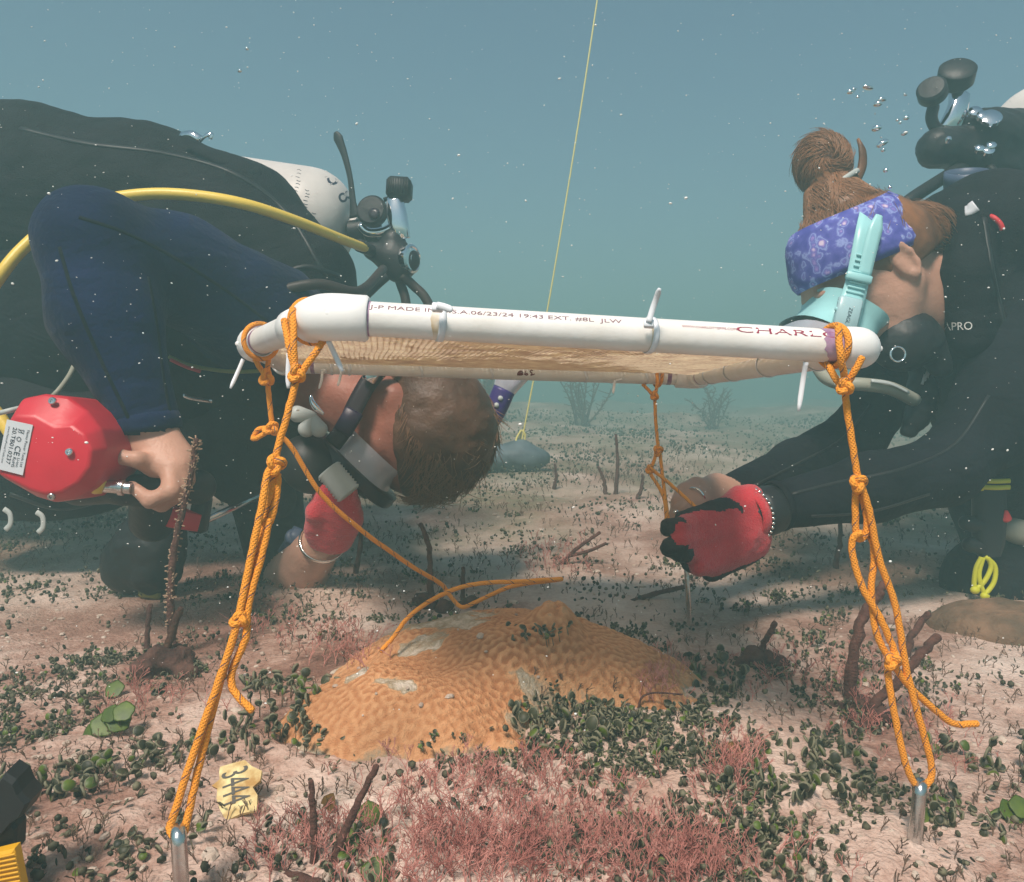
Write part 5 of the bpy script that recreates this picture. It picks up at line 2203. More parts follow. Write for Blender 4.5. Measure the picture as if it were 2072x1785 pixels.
# ---- tank
TK = thing('scuba_tank', P(560, 430, 1.42), 'pale grey scuba tank with handwritten numbers behind the black vest', 'tank')
ta, tb = P(150, 376, 1.47), P(714, 462, 1.42)
tx_ = (tb - ta).normalized()
Lt = (tb - ta).length
R_ = .0965
prof = [(.02, 0), (.07, .004), (R_, .03), (R_, Lt - .085)]
for i in range(1, 10):
    t = i / 9 * math.pi / 2
    prof.append((.022 + (R_ - .022) * math.cos(t), Lt - .085 + .080 * math.sin(t)))
prof.append((.021, Lt + .008))
mb = MB()
mb.lathe(prof, ta, tx_, 48)
tank = mb.build('cylinder', MAT['tank_paint'], TK, sharp=50)
decal('lettering', 'L3', 52, 658, 360, (.55, .80), tank, MAT['tank_ink'], tank, dup=(.85, -.45))
decal('lettering', '8', 46, 686, 404, (.45, .9), tank, MAT['tank_ink'], tank, dup=(.85, -.45))
rr = random.Random(4)
for (u, v, n_) in ((606, 345, 7), (622, 385, 6), (634, 432, 5)):          # worn, unreadable stamp marks
    for i in range(n_):
        a_, b_ = u - i * 1.2 + rr.uniform(-2, 2), v + i * 7
        seam_on('stamp_mark', tank, [(a_ - 4, b_ - 1), (a_, b_ + rr.uniform(-2, 2)), (a_ + 4, b_ + 1)], MAT['tank_ink'], tank, .0006, .0004, 3)

# ---- first stage and valve
FS = thing('first_stage', P(790, 480, 1.38), 'chrome and black first stage with round knob on the left tank valve', 'valve')
mb = MB()
mb.lathe([(.016, 0), (.020, .004), (.020, .030), (.026, .034), (.026, .055), (.012, .06)], P(705, 470, 1.40), IM(1, .10, -.1), 20)
mb.build('valve_body', MAT['rubber'], FS, sharp=40)
mb = MB()
mb.lathe([(.004, 0), (.024, .001), (.027, .005), (.027, .016), (.023, .020), (.004, .021)], P(757, 433, 1.35), IM(-.15, .1, -1), 28)
mb.build('valve_knob', MAT['rubber'], FS, sharp=40)
mb = MB()
mb.lathe([(.004, 0), (.010, .001), (.010, .003), (.003, .003)], P(757, 433, 1.3285), IM(-.15, .1, -1), 20)
mb.build('knob_cap', MAT['mask_black'], FS)
mb = MB()
mb.sweep(spline([P(799, 405, 1.36), P(803, 435, 1.355), P(808, 462, 1.355), P(812, 484, 1.36)], 5), [.015, .018, .017, .016], .014, n=18, hint=IM(0, 0, -1), power=3)
mb.build('yoke', MAT['chrome'], FS)
mb = MB()
mb.sweep(spline([P(728, 455, 1.36), P(745, 470, 1.36), P(775, 468, 1.36), P(800, 455, 1.36)], 5), .008, .006, n=12, hint=IM(0, 0, -1))
mb.build('yoke', MAT['chrome'], FS)
mb = MB()
mb.box(P(808, 384, 1.36), (IM(1, -.06) * .0215, IM(.06, 1) * .0185, IM(0, 0, 1) * .021), ch=.35)
kb_ = mb.build('yoke_knob', MAT['rubber'], FS)
for i in range(9):
    mb = MB()
    x = -.017 + i * .00425
    c_ = P(808, 384, 1.36) + IM(1, -.06) * x + IM(0, 0, -1) * .0213
    mb.sweep([c_ - IM(.06, 1) * .013, c_ + IM(.06, 1) * .013], .0011, n=6)
    mb.build('grip_rib', MAT['rubber'], kb_)
mb = MB()
mb.sweep([P(776, 405, 1.36), P(790, 400, 1.36), P(800, 404, 1.36)], .004, n=8)
mb.build('tether', MAT['rubber'], FS)
rb = Blob(.012)
rb.cap(P(752, 508, 1.36), P(790, 522, 1.36), .016, .024)
rb.cap(P(795, 488, 1.36), P(805, 545, 1.36), .022, .024)
rb.cap(P(790, 522, 1.36), P(820, 528, 1.36), .025, .026)
rb.build('housing', .0035, MAT['rubber'], FS)
mb = MB()
ax_ = IM(.86, -.05, -.5)
mb.lathe([(.024, 0), (.025, .002), (.025, .013), (.021, .015), (.019, .013), (.008, .0135), (.008, .016), (.001, .0165)], P(822, 525, 1.352), ax_, 30)
mb.build('end_cap', MAT['chrome'], FS, sharp=35)
for pts in ([(788, 552, 1.36), (765, 572, 1.35), (738, 598, 1.33), (700, 640, 1.30)], [(803, 556, 1.36), (812, 580, 1.37), (820, 606, 1.37), (826, 660, 1.37)], [(812, 556, 1.35), (838, 580, 1.36), (862, 606, 1.36), (890, 670, 1.36)]):
    mb = MB()
    mb.sweep(spline([P(*p) for p in pts], 6), .0095 if pts[0][0] == 788 else .0085, n=12)
    mb.build('hose', MAT['rubber_brown'] if pts[0][0] != 788 else MAT['rubber'], FS)
mb = MB()
mb.sweep(spline([P(718, 440, 1.38), P(714, 410, 1.38), P(708, 360, 1.38), P(697, 315, 1.38), P(684, 280, 1.38), P(679, 268, 1.38)], 6), [.011, .006, .005, .006, .009, .004], .0025, n=8, hint=IM(-.3, 0, -1), power=3)
mb.build('dust_strap', MAT['rubber'], FS)

# ---- yellow hose
mb = MB()
yp = [P(750, 507, 1.345), P(690, 484, 1.22), P(600, 448, 1.13), P(500, 415, 1.07), P(400, 397, 1.05), P(300, 393, 1.04), P(200, 408, 1.03), P(125, 440, 1.02), P(60, 490, 1.0), P(5, 552, .98), P(-60, 660, .97), P(-60, 760, .96), P(0, 845, .95), P(40, 905, .95), P(80, 960, .97)]
mb.sweep(spline(yp, 9), .0078, n=16)
YH = mb.build('yellow_hose', MAT['hose_yellow'])
tag(YH, 'long yellow breathing hose arching over the blue elbow from the left tank valve', 'hose')
mb = MB()
mb.sweep([P(726, 497, 1.30), P(752, 508, 1.347)], .0105, n=16)
mb.build('hose_boot', MAT['rubber'], YH)
for pts, lb, r_, mm in (([(95, 812, 1.0), (118, 790, 1.0), (140, 760, 1.03), (152, 735, 1.06)], 'thin grey hose rising behind the red drill', .0032, 'hose_grey'),
                     ([(212, 782, 1.0), (220, 820, 1.0), (226, 862, .99), (222, 900, .97)], 'thin grey hose hanging between the red drill and the blue sleeve', .0028, 'hose_grey'),
                     ([(-10, 838, .90), (15, 832, .89), (40, 826, .90)], 'short pale hose left of the red drill', .003, 'pale_grey'),
                     ([(342, 722, 1.08), (372, 735, 1.08), (410, 745, 1.08), (470, 752, 1.08), (530, 750, 1.08), (580, 742, 1.1)], 'thin yellow green cord across the chest of the left diver', .0028, 'olive_strap'),
                     ([(345, 728, 1.07), (375, 742, 1.07), (405, 752, 1.07)], 'thin red cord beside the yellow green cord at left', .0025, 'bright_red'),
                     ([(372, 800, 1.08), (390, 806, 1.08), (430, 812, 1.08)], 'dull steel rod clipped to the chest of the left diver', .0034, 'steel')):
    mb = MB()
    mb.sweep(spline([P(*p) for p in pts], 6), r_, n=8)
    tag(mb.build('cord' if 'cord' in lb else ('rod' if 'rod' in lb else 'hose'), MAT[mm]), lb, 'cord' if 'cord' in lb else ('rod' if 'rod' in lb else 'hose'))

# ---- red underwater drill
DR = thing('underwater_drill', P(110, 905, .86), 'bright red underwater drill with white rating label held by the left diver', 'drill')
out = [(10, 930), (30, 838), (46, 806), (90, 797), (138, 803), (178, 832), (206, 868), (218, 908), (211, 952), (188, 988), (150, 1010), (112, 1017), (76, 1006), (6, 966)]
inn = [(24, 932), (40, 858), (52, 842), (92, 844), (132, 866), (166, 862), (192, 880), (205, 910), (200, 946), (178, 976), (146, 994), (112, 998), (80, 988), (22, 958)]
cx, cy = 112, 910
loops = [([(cx + (x - cx) * .55, cy + (y - cy) * .55) for x, y in inn], .826), (inn, .828), (out, .848), (out, .925), ([(cx + (x - cx) * .8, cy + (y - cy) * .8) for x, y in out], .945)]
vs, fs = [], []
n = len(out)
for lp, d in loops:
    # walls run parallel to the drill's axis, so scale picture offsets by the first depth
    vs += [P(x, y, .848) + FWD * (d - .848) for x, y in lp]
for i in range(len(loops) - 1):
    for j in range(n):
        k = (j + 1) % n
        fs.append((i * n + j, i * n + k, (i + 1) * n + k, (i + 1) * n + j))
fs.append(tuple(range(n))[::-1])
fs.append(tuple((len(loops) - 1) * n + j for j in range(n)))
mb = MB()
mb.add(vs, fs)
hs = mb.build('housing', MAT['red_plastic'], DR, sharp=28)
bvm = hs.modifiers.new('b', 'BEVEL')
bvm.width, bvm.segments, bvm.limit_method, bvm.angle_limit = .003, 3, 'ANGLE', math.radians(20)
for u, v, d in ((107, 812, .838), (141, 915, .825), (105, 1004, .832)):
    mb = MB()
    q = P(u, v, d)
    mb.lathe([(.0042, 0), (.0042, .002), (.0034, .003), (.0018, .003), (.0014, .0012), (.0003, .001)], q, IM(0, .15 if v < 950 else -.3, -1), 16)
    mb.build('screw', MAT['steel'], DR, sharp=30)
c0, c1, c2, c3 = [P(x, y, .848) + FWD * (.8255 - .848) for x, y in ((42, 850), (93, 861), (73, 960), (22, 947))]
mb = MB()
th = IM(0, 0, -1) * .0008
mb.add([c0, c1, c2, c3, c0 + th, c1 + th, c2 + th, c3 + th], [(0, 1, 2, 3), (7, 6, 5, 4), (0, 4, 5, 1), (1, 5, 6, 2), (2, 6, 7, 3), (3, 7, 4, 0)])
lbp = mb.build('rating_label', MAT['label_white'], DR, smooth=False)
e1, e2 = (c3 - c0), (c1 - c0)
for s, t0, t1, y0, h in (('Nemo Power Tools Ltd', .12, .86, .84, .11), ('CE', .47, .66, .52, .24), ('Li-ion', .70, .88, .68, .12), ('RoHS', .70, .90, .52, .13), ('20.TB01.0237', .12, .86, .30, .17), ('www.NemoPowerTools.com', .12, .86, .12, .08)):
    tb_ = MB()
    text_mb(tb_, s, 1, lambda x, y: Vector((x, y, 0)))
    xs = [q[0] for q in tb_.v]
    x0, x1 = min(xs), max(xs)
    tb_.v = [tuple(c0 + th * 1.6 + e1 * (t0 + (q[0] - x0) / (x1 - x0) * (t1 - t0)) + e2 * (y0 + q[1] * h * 1.3)) for q in tb_.v]
    tb_.build('lettering', MAT['label_ink'], lbp, smooth=False)
# small recycling and bin marks on the label
for (a, b, kind) in ((.17, .62, 'bin'), (.33, .60, 'ring')):
    mb = MB()
    q = c0 + th * 1.8 + e1 * a + e2 * b
    if kind == 'ring':
        mb.sweep([q + e1.normalized() * .0022 * math.cos(t / 16 * 6.283) + e2.normalized() * .0022 * math.sin(t / 16 * 6.283) for t in range(16)], .00028, n=5, closed=True)
    else:
        f1, f2 = e1.normalized() * .0022, e2.normalized() * .0030
        mb.sweep([q - f1 * .7 + f2, q - f1 * .5 - f2, q + f1 * .5 - f2, q + f1 * .7 + f2, q - f1 * .9 + f2], .00026, n=5)
        mb.sweep([q - f1 - f2, q + f1 + f2], .00026, n=5)
    mb.build('symbol', MAT['label_ink'], lbp)
mb = MB()
mb.sweep([P(186, 976, .87), P(200, 980, .87), P(212, 984, .872)], [.012, .012, .009], n=14)
mb.build('hose_collar', MAT['hose_yellow'], DR)
mb = MB()
mb.lathe([(.007, 0), (.0075, .002), (.0075, .016), (.0095, .017), (.0095, .022), (.007, .023), (.007, .03)], P(210, 983, .872), IM(1, -.10, .1), 18)
mb.build('fitting', MAT['steel'], DR, sharp=40)
# grip inside the fist and the nose below it
gb = Blob(.012)
gb.chain([P(165, 975, .95), P(250, 990, .925), P(330, 985, .925), P(400, 985, .95)], [.03, .017, .017, .022], 0)
gb.cap(P(300, 1000, .95), P(310, 1050, 1.0), .022, .03)
gb.build('grip', .0035, MAT['rubber'], DR)
mb = MB()
mb.sweep([P(280, 1033, .98), P(300, 1036, .98), P(350, 1046, .99), P(405, 1057, 1.0)], [.012, .014, .014, .0125], .011, n=12, hint=IM(0, 0, -1), power=4)
mb.build('side_handle', MAT['red_plastic'], DR, sharp=50)
mb = MB()
mb.box(P(405, 1040, 1.005), (IM(1, -.15) * .010, IM(.15, 1) * .024, IM(0, 0, 1) * .012), ch=.3)
mb.build('chuck', MAT['rubber'], DR)
mb = MB()
mb.sweep([P(410, 1056, 1.01), P(470, 1028, 1.07), P(540, 996, 1.14)], .0048, n=10)
mb.build('drill_bit', MAT['steel'], DR)

# ---- dark instrument console hanging below
CN = thing('gauge_console', P(300, 1080, 1.12), 'dark dangling gauge console with pale stub below the bare hand', 'gauge')
cb = Blob(.02)
cb.ell(P(300, 1110, 1.12), (IM(1, 0) * .052, IM(0, 1) * .055, IM(0, 0, 1) * .03))
cb.ell(P(255, 1145, 1.13), (IM(1, .3) * .036, IM(-.3, 1) * .042, IM(0, 0, 1) * .03))
cb.cap(P(325, 1050, 1.12), P(320, 1160, 1.12), .034, .03)
cb.build('case', .004, MAT['rubber'], CN, wob=.004, wscale=50)
mb = MB()
mb.box(P(310, 1190, 1.12), (IM(1, -.1) * .016, IM(.1, 1) * .013, IM(0, 0, 1) * .014), ch=.25)
mb.build('stub', MAT['olive_strap'], CN)
mb = MB()
mb.box(P(335, 1190, 1.125), (IM(1, -.1) * .012, IM(.1, 1) * .013, IM(0, 0, 1) * .014), ch=.25)
mb.build('stub', MAT['rubber_brown'], CN)
mb = MB()
mb.sweep([P(330, 1060, 1.1), P(325, 1010, 1.1), P(345, 960, 1.13)], .007, n=10)
mb.build('hose', MAT['rubber'], CN)
mb = MB()
mb.lathe([(.012, 0), (.013, .002), (.013, .010), (.010, .012)], P(592, 1090, 1.19), IM(.5, .5, -1), 18)
mb.sweep(spline([P(606, 1070, 1.19), P(592, 1092, 1.18), P(572, 1122, 1.2)], 5), .010, .003, n=8, hint=IM(0, 0, -1), power=4)
tag(mb.build('dive_watch', MAT['grey_blue']), 'small grey blue dive watch beside the left red glove', 'watch')
# ================================================================== the right diver, head bowed, both arms reaching left
RF, RU, RS = IM(-.80, -.60, -.05), IM(-.60, .80, 0), IM(-.03, -.03, -1)
RH = P(1750, 550, 1.17)
bl = Blob(.03)
bl.chain([P(2010, 545, 1.30), P(2080, 720, 1.33), P(2120, 960, 1.38), P(2140, 1120, 1.42)], [.125, .165, .155, .15], 0, .05)
bl.cap(P(1965, 515, 1.24), P(2120, 520, 1.36), .095, .12, 0, .05)
# kneeling legs
bl.chain([P(2080, 1130, 1.36), P(2010, 1180, 1.24), P(2230, 1230, 1.50)], [.09, .068, .05], 0, .04)
bl.chain([P(2220, 1130, 1.45), P(2190, 1230, 1.36), P(2400, 1270, 1.62)], [.09, .068, .05], 0, .04)
# near arm
bl.chain([P(2060, 700, 1.17), P(2022, 840, 1.12), P(1908, 952, 1.08)], [.075, .064, .046], 0, .03)
bl.chain([P(1908, 952, 1.08), P(1760, 986, 1.04), P(1572, 1024, 1.00)], [.047, .045, .0300], 0, .02)
bl.cap(P(1580, 1022, 1.00), P(1540, 1034, .992), .0265, .026, 1, .002)
# far arm
bl.chain([P(1870, 640, 1.36), P(1808, 772, 1.34), P(1732, 882, 1.28)], [.070, .055, .045], 0, .03)
bl.chain([P(1732, 882, 1.28), P(1610, 948, 1.19), P(1478, 1003, 1.10)], [.046, .041, .030], 0, .02)
bl.cap(P(1486, 1000, 1.10), P(1450, 1008, 1.075), .0255, .025, 1, .003)
# bare far hand
w1 = P(1458, 1005, 1.08)
K = [P(1398, 1000, 1.015), P(1404, 1014, 1.0), P(1412, 1030, .995), P(1424, 1044, .995)]
for i, kp in enumerate(K):
    bl.cap(w1 + (kp - w1) * .05 + IM(.3, -1) * (-.014 + .010 * i), kp, .0185, .0135, 1, .014)
finger(bl, [K[0], P(1372, 1018, 1.0), P(1366, 1046, .99), P(1374, 1064, .985)], [.0128, .0105, .0092, .0078], 1)
finger(bl, [K[1], P(1380, 1036, .985), P(1376, 1062, .98), P(1388, 1078, .98)], [.0128, .0105, .0092, .0078], 1)
finger(bl, [K[2], P(1392, 1052, .982), P(1392, 1076, .98), P(1404, 1088, .985)], [.0124, .0100, .0090, .0076], 1)
finger(bl, [K[3], P(1408, 1064, .985), P(1410, 1084, .985), P(1420, 1094, .99)], [.0112, .0090, .0080, .0070], 1)
finger(bl, [P(1440, 990, 1.06), P(1408, 984, 1.03), P(1384, 994, 1.02), P(1372, 1008, 1.01)], [.0150, .0120, .0105, .0085], 1, .006)
# neck, head
bl.cap(P(1790, 585, 1.18), P(1885, 575, 1.22), .062, .070, 1, .05)
bl.cap(P(1790, 650, 1.19), P(1880, 640, 1.22), .045, .055, 1, .05)
bl.cap(P(1925, 585, 1.235), P(2000, 555, 1.27), .072, .09, 0, .02)
head(bl, RH, RF, RU, RS, 1, .97)
R = bl.build('person', .0036, [MAT['neoprene'], MAT['skin']], wob=.0016, wscale=26, seed=14)
tag(R, 'diver in black wetsuit at right with hair bun and floral headband, arms reaching left', 'person', 'divers')
mb = MB()
loop_band(mb, P(1572, 1024, 1.00), P(1572, 1024, 1.0) - P(1905, 950, 1.08), .0315, .0315, IM(0, 0, -1), .006, .0022, power=2)
mb.build('sleeve_cuff', MAT['neoprene'], R)
mb = MB()
loop_band(mb, P(1408, 1006, .998), (P(1372, 1018, 1.0) - K[0]), .0135, .0135, IM(0, 0, -1), .0016, .0012, n=20, power=2)
tag(mb.build('ring', MAT['silver'], R), 'silver ring on the bare hand')
mb = MB()
mb.ell(P(1368, 1036, .978), (IM(1, .2) * .004, IM(-.2, 1) * .003, IM(0, 0, 1) * .002), 10, 6)
mb.build('ring', MAT['silver'], R)
mb = MB()
loop_band(mb, P(1915, 592, 1.225), P(1990, 555, 1.27) - P(1895, 605, 1.22), .074, .072, IM(0, 0, -1), .012, .005, power=2.5)
mb.build('suit_collar', MAT['neoprene'], R)
# red and black work glove
gl = Blob(.006)
gw = P(1522, 1045, .985)
K = [P(1402, 1060, .938), P(1402, 1092, .932), P(1414, 1122, .938), P(1438, 1142, .950)]
for i, kp in enumerate(K):
    a = gw + IM(.1, -1) * (-.020 + .017 * i)
    gl.cap(a, kp, .0205, .0142, 0, .009)
gl.ell(P(1466, 1080, .958), (IM(1, -.3) * .040, IM(.3, 1) * .032, IM(0, 0, 1) * .016), 0, .012)
finger(gl, [K[0], P(1374, 1066, .915)], [.0135, .0112], 0, .002)
finger(gl, [P(1374, 1064, .915), P(1352, 1064, .918), P(1349, 1072, .930)], [.0106, .0098, .0088], 1, .002)
finger(gl, [K[1], P(1376, 1094, .910)], [.0136, .0114], 0, .002)
finger(gl, [P(1376, 1098, .910), P(1353, 1105, .914), P(1350, 1112, .928)], [.0108, .0100, .0088], 1, .002)
finger(gl, [K[2], P(1386, 1120, .918)], [.0132, .0110], 0, .002)
finger(gl, [P(1386, 1120, .918), P(1368, 1118, .930), P(1372, 1122, .945)], [.0112, .0100, .0088], 1, .002)
finger(gl, [K[3], P(1412, 1146, .930)], [.0145, .0118], 0)
finger(gl, [P(1412, 1146, .930), P(1396, 1140, .942), P(1398, 1140, .955)], [.0118, .0102, .0086], 1)
finger(gl, [P(1478, 1030, .965), P(1440, 1034, .950), P(1408, 1042, .945), P(1378, 1050, .940)], [.0160, .0122, .0108, .0095], 1, .004)
gl.cap(P(1502, 1026, .982), P(1508, 1066, .982), .0265, .0265, 0, .01)
gl.cap(P(1440, 1152, .972), P(1515, 1108, .995), .016, .020, 1, .01)
gl.build('glove', .003, [MAT['glove_red'], MAT['glove_black']], R, wob=.0015, wscale=85)
mb = MB()
loop_band(mb, P(1512, 1042, .983), P(1402, 1080, .93) - P(1540, 1036, .99), .0325, .0315, IM(0, 0, -1), .0085, .0026, power=2)
mb.build('glove_cuff', MAT['glove_red'], R)
# watch with a broad black strap, and a chain bracelet
mb = MB()
loop_band(mb, P(1545, 1035, .99), P(1402, 1080, .93) - P(1560, 1030, .99), .0310, .0300, IM(0, 0, -1), .0165, .0022)
W_ = mb.build('dive_watch', MAT['rubber'])
tag(W_, 'black broad strapped dive watch on the wrist above the red glove', 'watch')
mb = MB()
mb.lathe([(.018, 0), (.0185, .003), (.017, .007), (.004, .0075)], P(1546, 1050, .966), IM(.1, -.25, -1), 24)
mb.build('watch_case', MAT['mask_black'], W_)
mb = MB()
c_ = P(1520, 1040, .985)
axb = (P(1402, 1080, .93) - P(1540, 1036, .99)).normalized()
qa = (IM(0, 0, -1) - axb * IM(0, 0, -1).dot(axb)).normalized()
qb = axb.cross(qa)
for j in range(34):
    t = j / 34 * 6.283
    mb.ell(c_ + (qa * math.cos(t) + qb * math.sin(t)) * .0345, (qa * .0024, qb * .0024, axb * .0024), 8, 5)
o = mb.build('bracelet', MAT['silver'])
o['kind'] = 'thing'
tag(o, 'silver bead bracelet between red glove and black watch strap', 'bracelet')

# hair, bun, headband
hb = Blob(.012)
hb.ell(RH - RF * .008 + RU * .022, (RF * .099, RU * .094, RS * .079), 0)
hb.ell(RH - RF * .052 + RU * .004, (RF * .048, RU * .058, RS * .064), 0, .03)
hn_ = (RF - RU * .95).normalized()
hb.ell(P(1866, 470, 1.18), (IM(1, -.5) * .045, IM(.5, 1) * .030, IM(0, 0, 1) * .045), 0, .03)
hb.cuts.append((RH + hn_ * .018, hn_))
hb.cuts.append((RH - RU * .030, -RU))
hair = hb.build('hair', .0036, MAT['hair_auburn'], R, wob=.001, wscale=60, seed=18)
bu = Blob(.014)
BC = P(1664, 332, 1.18)
bu.ell(BC, (IM(1, .1) * .036, IM(-.1, 1) * .041, IM(0, 0, 1) * .036), 0)
bu.cap(P(1668, 375, 1.18), P(1700, 430, 1.17), .030, .055, 0)
bun = bu.build('hair_bun', .0036, MAT['hair_auburn'], R, wob=.0015, wscale=40, seed=19)
hair_strands(bun, BC, IM(1, .1), IM(-.1, 1), IM(0, 0, -1), (.0375, .0425, .0375), lambda q: True, 2200, MAT['hair_auburn_light'], .05, 6, lambda q: IM(-q.z * 30, q.x * 30 + .2, .3), curl=.3, lift=.0012)
hair_strands(hair, RH - RF * .008 + RU * .022, RF, RU, RS, (.102, .097, .082), lambda q: (q.dot(RF) - .95 * q.dot(RU)) / 1.38 < .012 and q.dot(RU) > -.03, 1900, MAT['hair_auburn_light'], .05, 9,
             lambda q: (BC - RH - q).normalized(), lift=.0016)
OC = P(1866, 470, 1.18)
hair_strands(hair, OC, IM(1, -.5), IM(.5, 1), IM(0, 0, -1), (.053, .038, .053), lambda q: True, 800, MAT['hair_auburn_light'], .045, 21, lambda q: (BC - OC).normalized(), lift=.0012)
mb = MB()
rr = random.Random(71)
k0, k1 = P(1668, 372, 1.18), P(1704, 440, 1.17)
kx = (k1 - k0).normalized()
ka = (IM(0, 0, -1) - kx * IM(0, 0, -1).dot(kx)).normalized()
kb2 = kx.cross(ka)
for _ in range(900):
    t = rr.uniform(0, 6.283)
    s_ = rr.uniform(.25, 1.0)
    e_ = max(0.0, s_ - rr.uniform(.3, .7))
    pts = []
    for i in range(5):
        q = s_ + (e_ - s_) * i / 4
        rad = (.030 + .025 * q) * 1.10 + rr.uniform(0, .0012)
        tt = t + .12 * math.sin(i + t * 5)
        pts.append(k0.lerp(k1, q) + (ka * math.cos(tt) + kb2 * math.sin(tt)) * rad)
    mb.sweep(pts, [.0004, .0005, .0005, .0004, .0002], n=4)
o = mb.build('hair_strands', MAT['hair_auburn_light'], hair)
o['kind'] = 'stuff'
mb = MB()
mb.sweep(spline([P(1735, 282, 1.18), P(1744, 305, 1.175), P(1744, 335, 1.175), P(1734, 362, 1.175), P(1716, 384, 1.175)], 6), [.002, .006, .007, .006, .004], .003, n=8, hint=IM(0, 0, -1))
mb.build('loose_lock', MAT['hair_auburn'], R)
mb = MB()
loop_band(mb, P(1690, 376, 1.175), IM(-.55, .83), .036, .036, IM(0, 0, -1), .004, .0025, power=2)
mb.build('hair_tie', MAT['pale_grey'], R)
# headband: a zone of the skull ellipsoid
vs, fs = [], []
BU, BF = IM(-.42, .91), IM(-.91, -.42)
cE = RH - RF * .002 + RU * .020
nA, nB = 56, 9
for i in range(nB):
    for j in range(nA):
        t = 2 * math.pi * j / nA
        f_, s_ = math.cos(t), math.sin(t)
        h = -.010 + .082 * i / (nB - 1) + .003 * math.sin(2 * t + 1)
        z = h / .104
        rr_ = math.sqrt(max(.05, 1 - z * z * .85)) * (1 + .010 * math.sin(3 * t + i * 1.3))
        edge = 1.03 if 0 < i < nB - 1 else 1.0
        vs.append(cE + BF * (f_ * .0995 * rr_ * edge) + RS * (s_ * .082 * rr_ * edge) + BU * h)
for i in range(nB - 1):
    for j in range(nA):
        k = (j + 1) % nA
        fs.append((i * nA + j, i * nA + k, (i + 1) * nA + k, (i + 1) * nA + j))
mb = MB()
mb.add(vs, fs)
hbnd = mb.build('headband', MAT['floral'], R)
sol = hbnd.modifiers.new('s', 'SOLIDIFY')
sol.thickness, sol.offset = .003, 1.0

# ---- aqua mask
MK2 = thing('dive_mask', P(1672, 650, 1.16), 'aqua silicone dive mask with ribbed strap on the face of the right diver', 'mask')
MF, MU, MS = IM(-.42, -.90, 0), IM(-.90, .42, 0), IM(0, 0, -1)
M1 = P(1668, 694, 1.165)
mb = MB()
mb.sweep([M1 + MF * t for t in (-.004, -.002, .012, .014)], [.084, .087, .087, .084], [.060, .063, .063, .060], n=30, hint=MU, power=3.2)
mb.build('mask_frame', MAT['clear_grey'], MK2, sharp=40)
for s in (-1, 1):
    mb = MB()
    mb.sweep([M1 + MF * t + MS * (.04 * s) for t in (.0125, .0155)], [.034, .033], [.046, .045], n=24, hint=MU, power=3)
    mb.build('lens', MAT['lens'], MK2, sharp=40)
mb = MB()
mb.sweep([M1 - MF * t + MU * (-t * .10) for t in (.002, .010, .024, .040, .056)], [.088, .080, .076, .078, .083], [.068, .058, .052, .050, .056], n=36, hint=MU, power=2.8, caps=False)
sk = mb.build('skirt', MAT['aqua'], MK2)
mb = MB()
sp_ = spline([P(1706, 672, 1.072), P(1716, 632, 1.070), P(1730, 585, 1.074), P(1742, 528, 1.074), P(1752, 476, 1.078), P(1758, 446, 1.092), P(1762, 424, 1.120), P(1764, 412, 1.16)], 7)
mb.sweep(sp_, [.020, .0180, .0160, .0160, .0165, .0170, .017], .0022, n=8, hint=MS, power=4)
st = mb.build('strap', MAT['aqua'], MK2)
mb = MB()
mb.sweep(spline([P(1748, 558, 1.0705), P(1760, 505, 1.069), P(1771, 462, 1.070), P(1778, 436, 1.074)], 6), [.0095, .010, .010, .005], .0016, n=8, hint=MS, power=3)
tl = mb.build('strap_tail', MAT['aqua'], MK2)
du_ = IM(.97, -.24)
for i, (u, v) in enumerate(((1726, 603), (1729, 593), (1732, 583), (1735, 573), (1741, 552), (1744, 541), (1747, 530), (1750, 519))):
    mb = MB()
    q = P(u, v, 1.0705)
    mb.sweep([q - du_ * .0115, q + du_ * .0115], .0016, n=8, dome=.6)
    mb.build('rib', MAT['aqua'], st)
mb = MB()
mb.box(P(1737, 562, 1.068), (du_ * .0180, IM(.24, .97) * .0055, MS * .0035), ch=.4)
mb.build('keeper', MAT['aqua'], MK2)
mb = MB()
mb.box(P(1713, 640, 1.066), (IM(.97, -.22) * .0165, IM(.22, .97) * .026, MS * .005), ch=.5)
bk = mb.build('buckle', MAT['aqua_clear'], MK2)
for u, v in ((1698, 612), (1692, 626)):
    mb = MB()
    mb.ell(P(u, v, 1.066), (IM(1, 0) * .003, IM(0, 1) * .004, MS * .003), 8, 6)
    mb.build('lug', MAT['aqua'], bk)
decal('lettering', 'ZEAGL', 11, 1714, 638, (-.26, .97), bk, MAT['label_ink'], bk, dup=(.97, .26))

# ---- black vest with its webbing
vb = Blob(.05)
vb.chain([P(1905, 470, 1.22), P(1990, 470, 1.22), P(2110, 500, 1.30)], [.050, .085, .12], 0)
vb.chain([P(1945, 560, 1.20), P(1985, 660, 1.20), P(2042, 800, 1.22), P(2070, 940, 1.24)], [.050, .062, .085, .10], 0)
vb.chain([P(1962, 440, 1.15), P(1956, 560, 1.13), P(1962, 680, 1.14)], [.030, .030, .030], 0, .03)
vb.ell(P(2100, 780, 1.26), (IM(1, 0) * .14, IM(0, 1) * .24, IM(0, 0, 1) * .14), 0)
VR = vb.build('buoyancy_vest', .006, MAT['nylon_black'], wob=.006, wscale=15, seed=23)
tag(VR, 'black buoyancy vest with white letters on the chest of the right diver', 'vest')
for pts in ([(1600, 1000), (1700, 975), (1820, 950), (1930, 900), (2000, 800)], [(1640, 1045), (1760, 1035), (1880, 1000)], [(1520, 985), (1600, 945), (1700, 890), (1760, 820)]):
    seam_on('suit_seam', R, pts, MAT['rubber'], R)
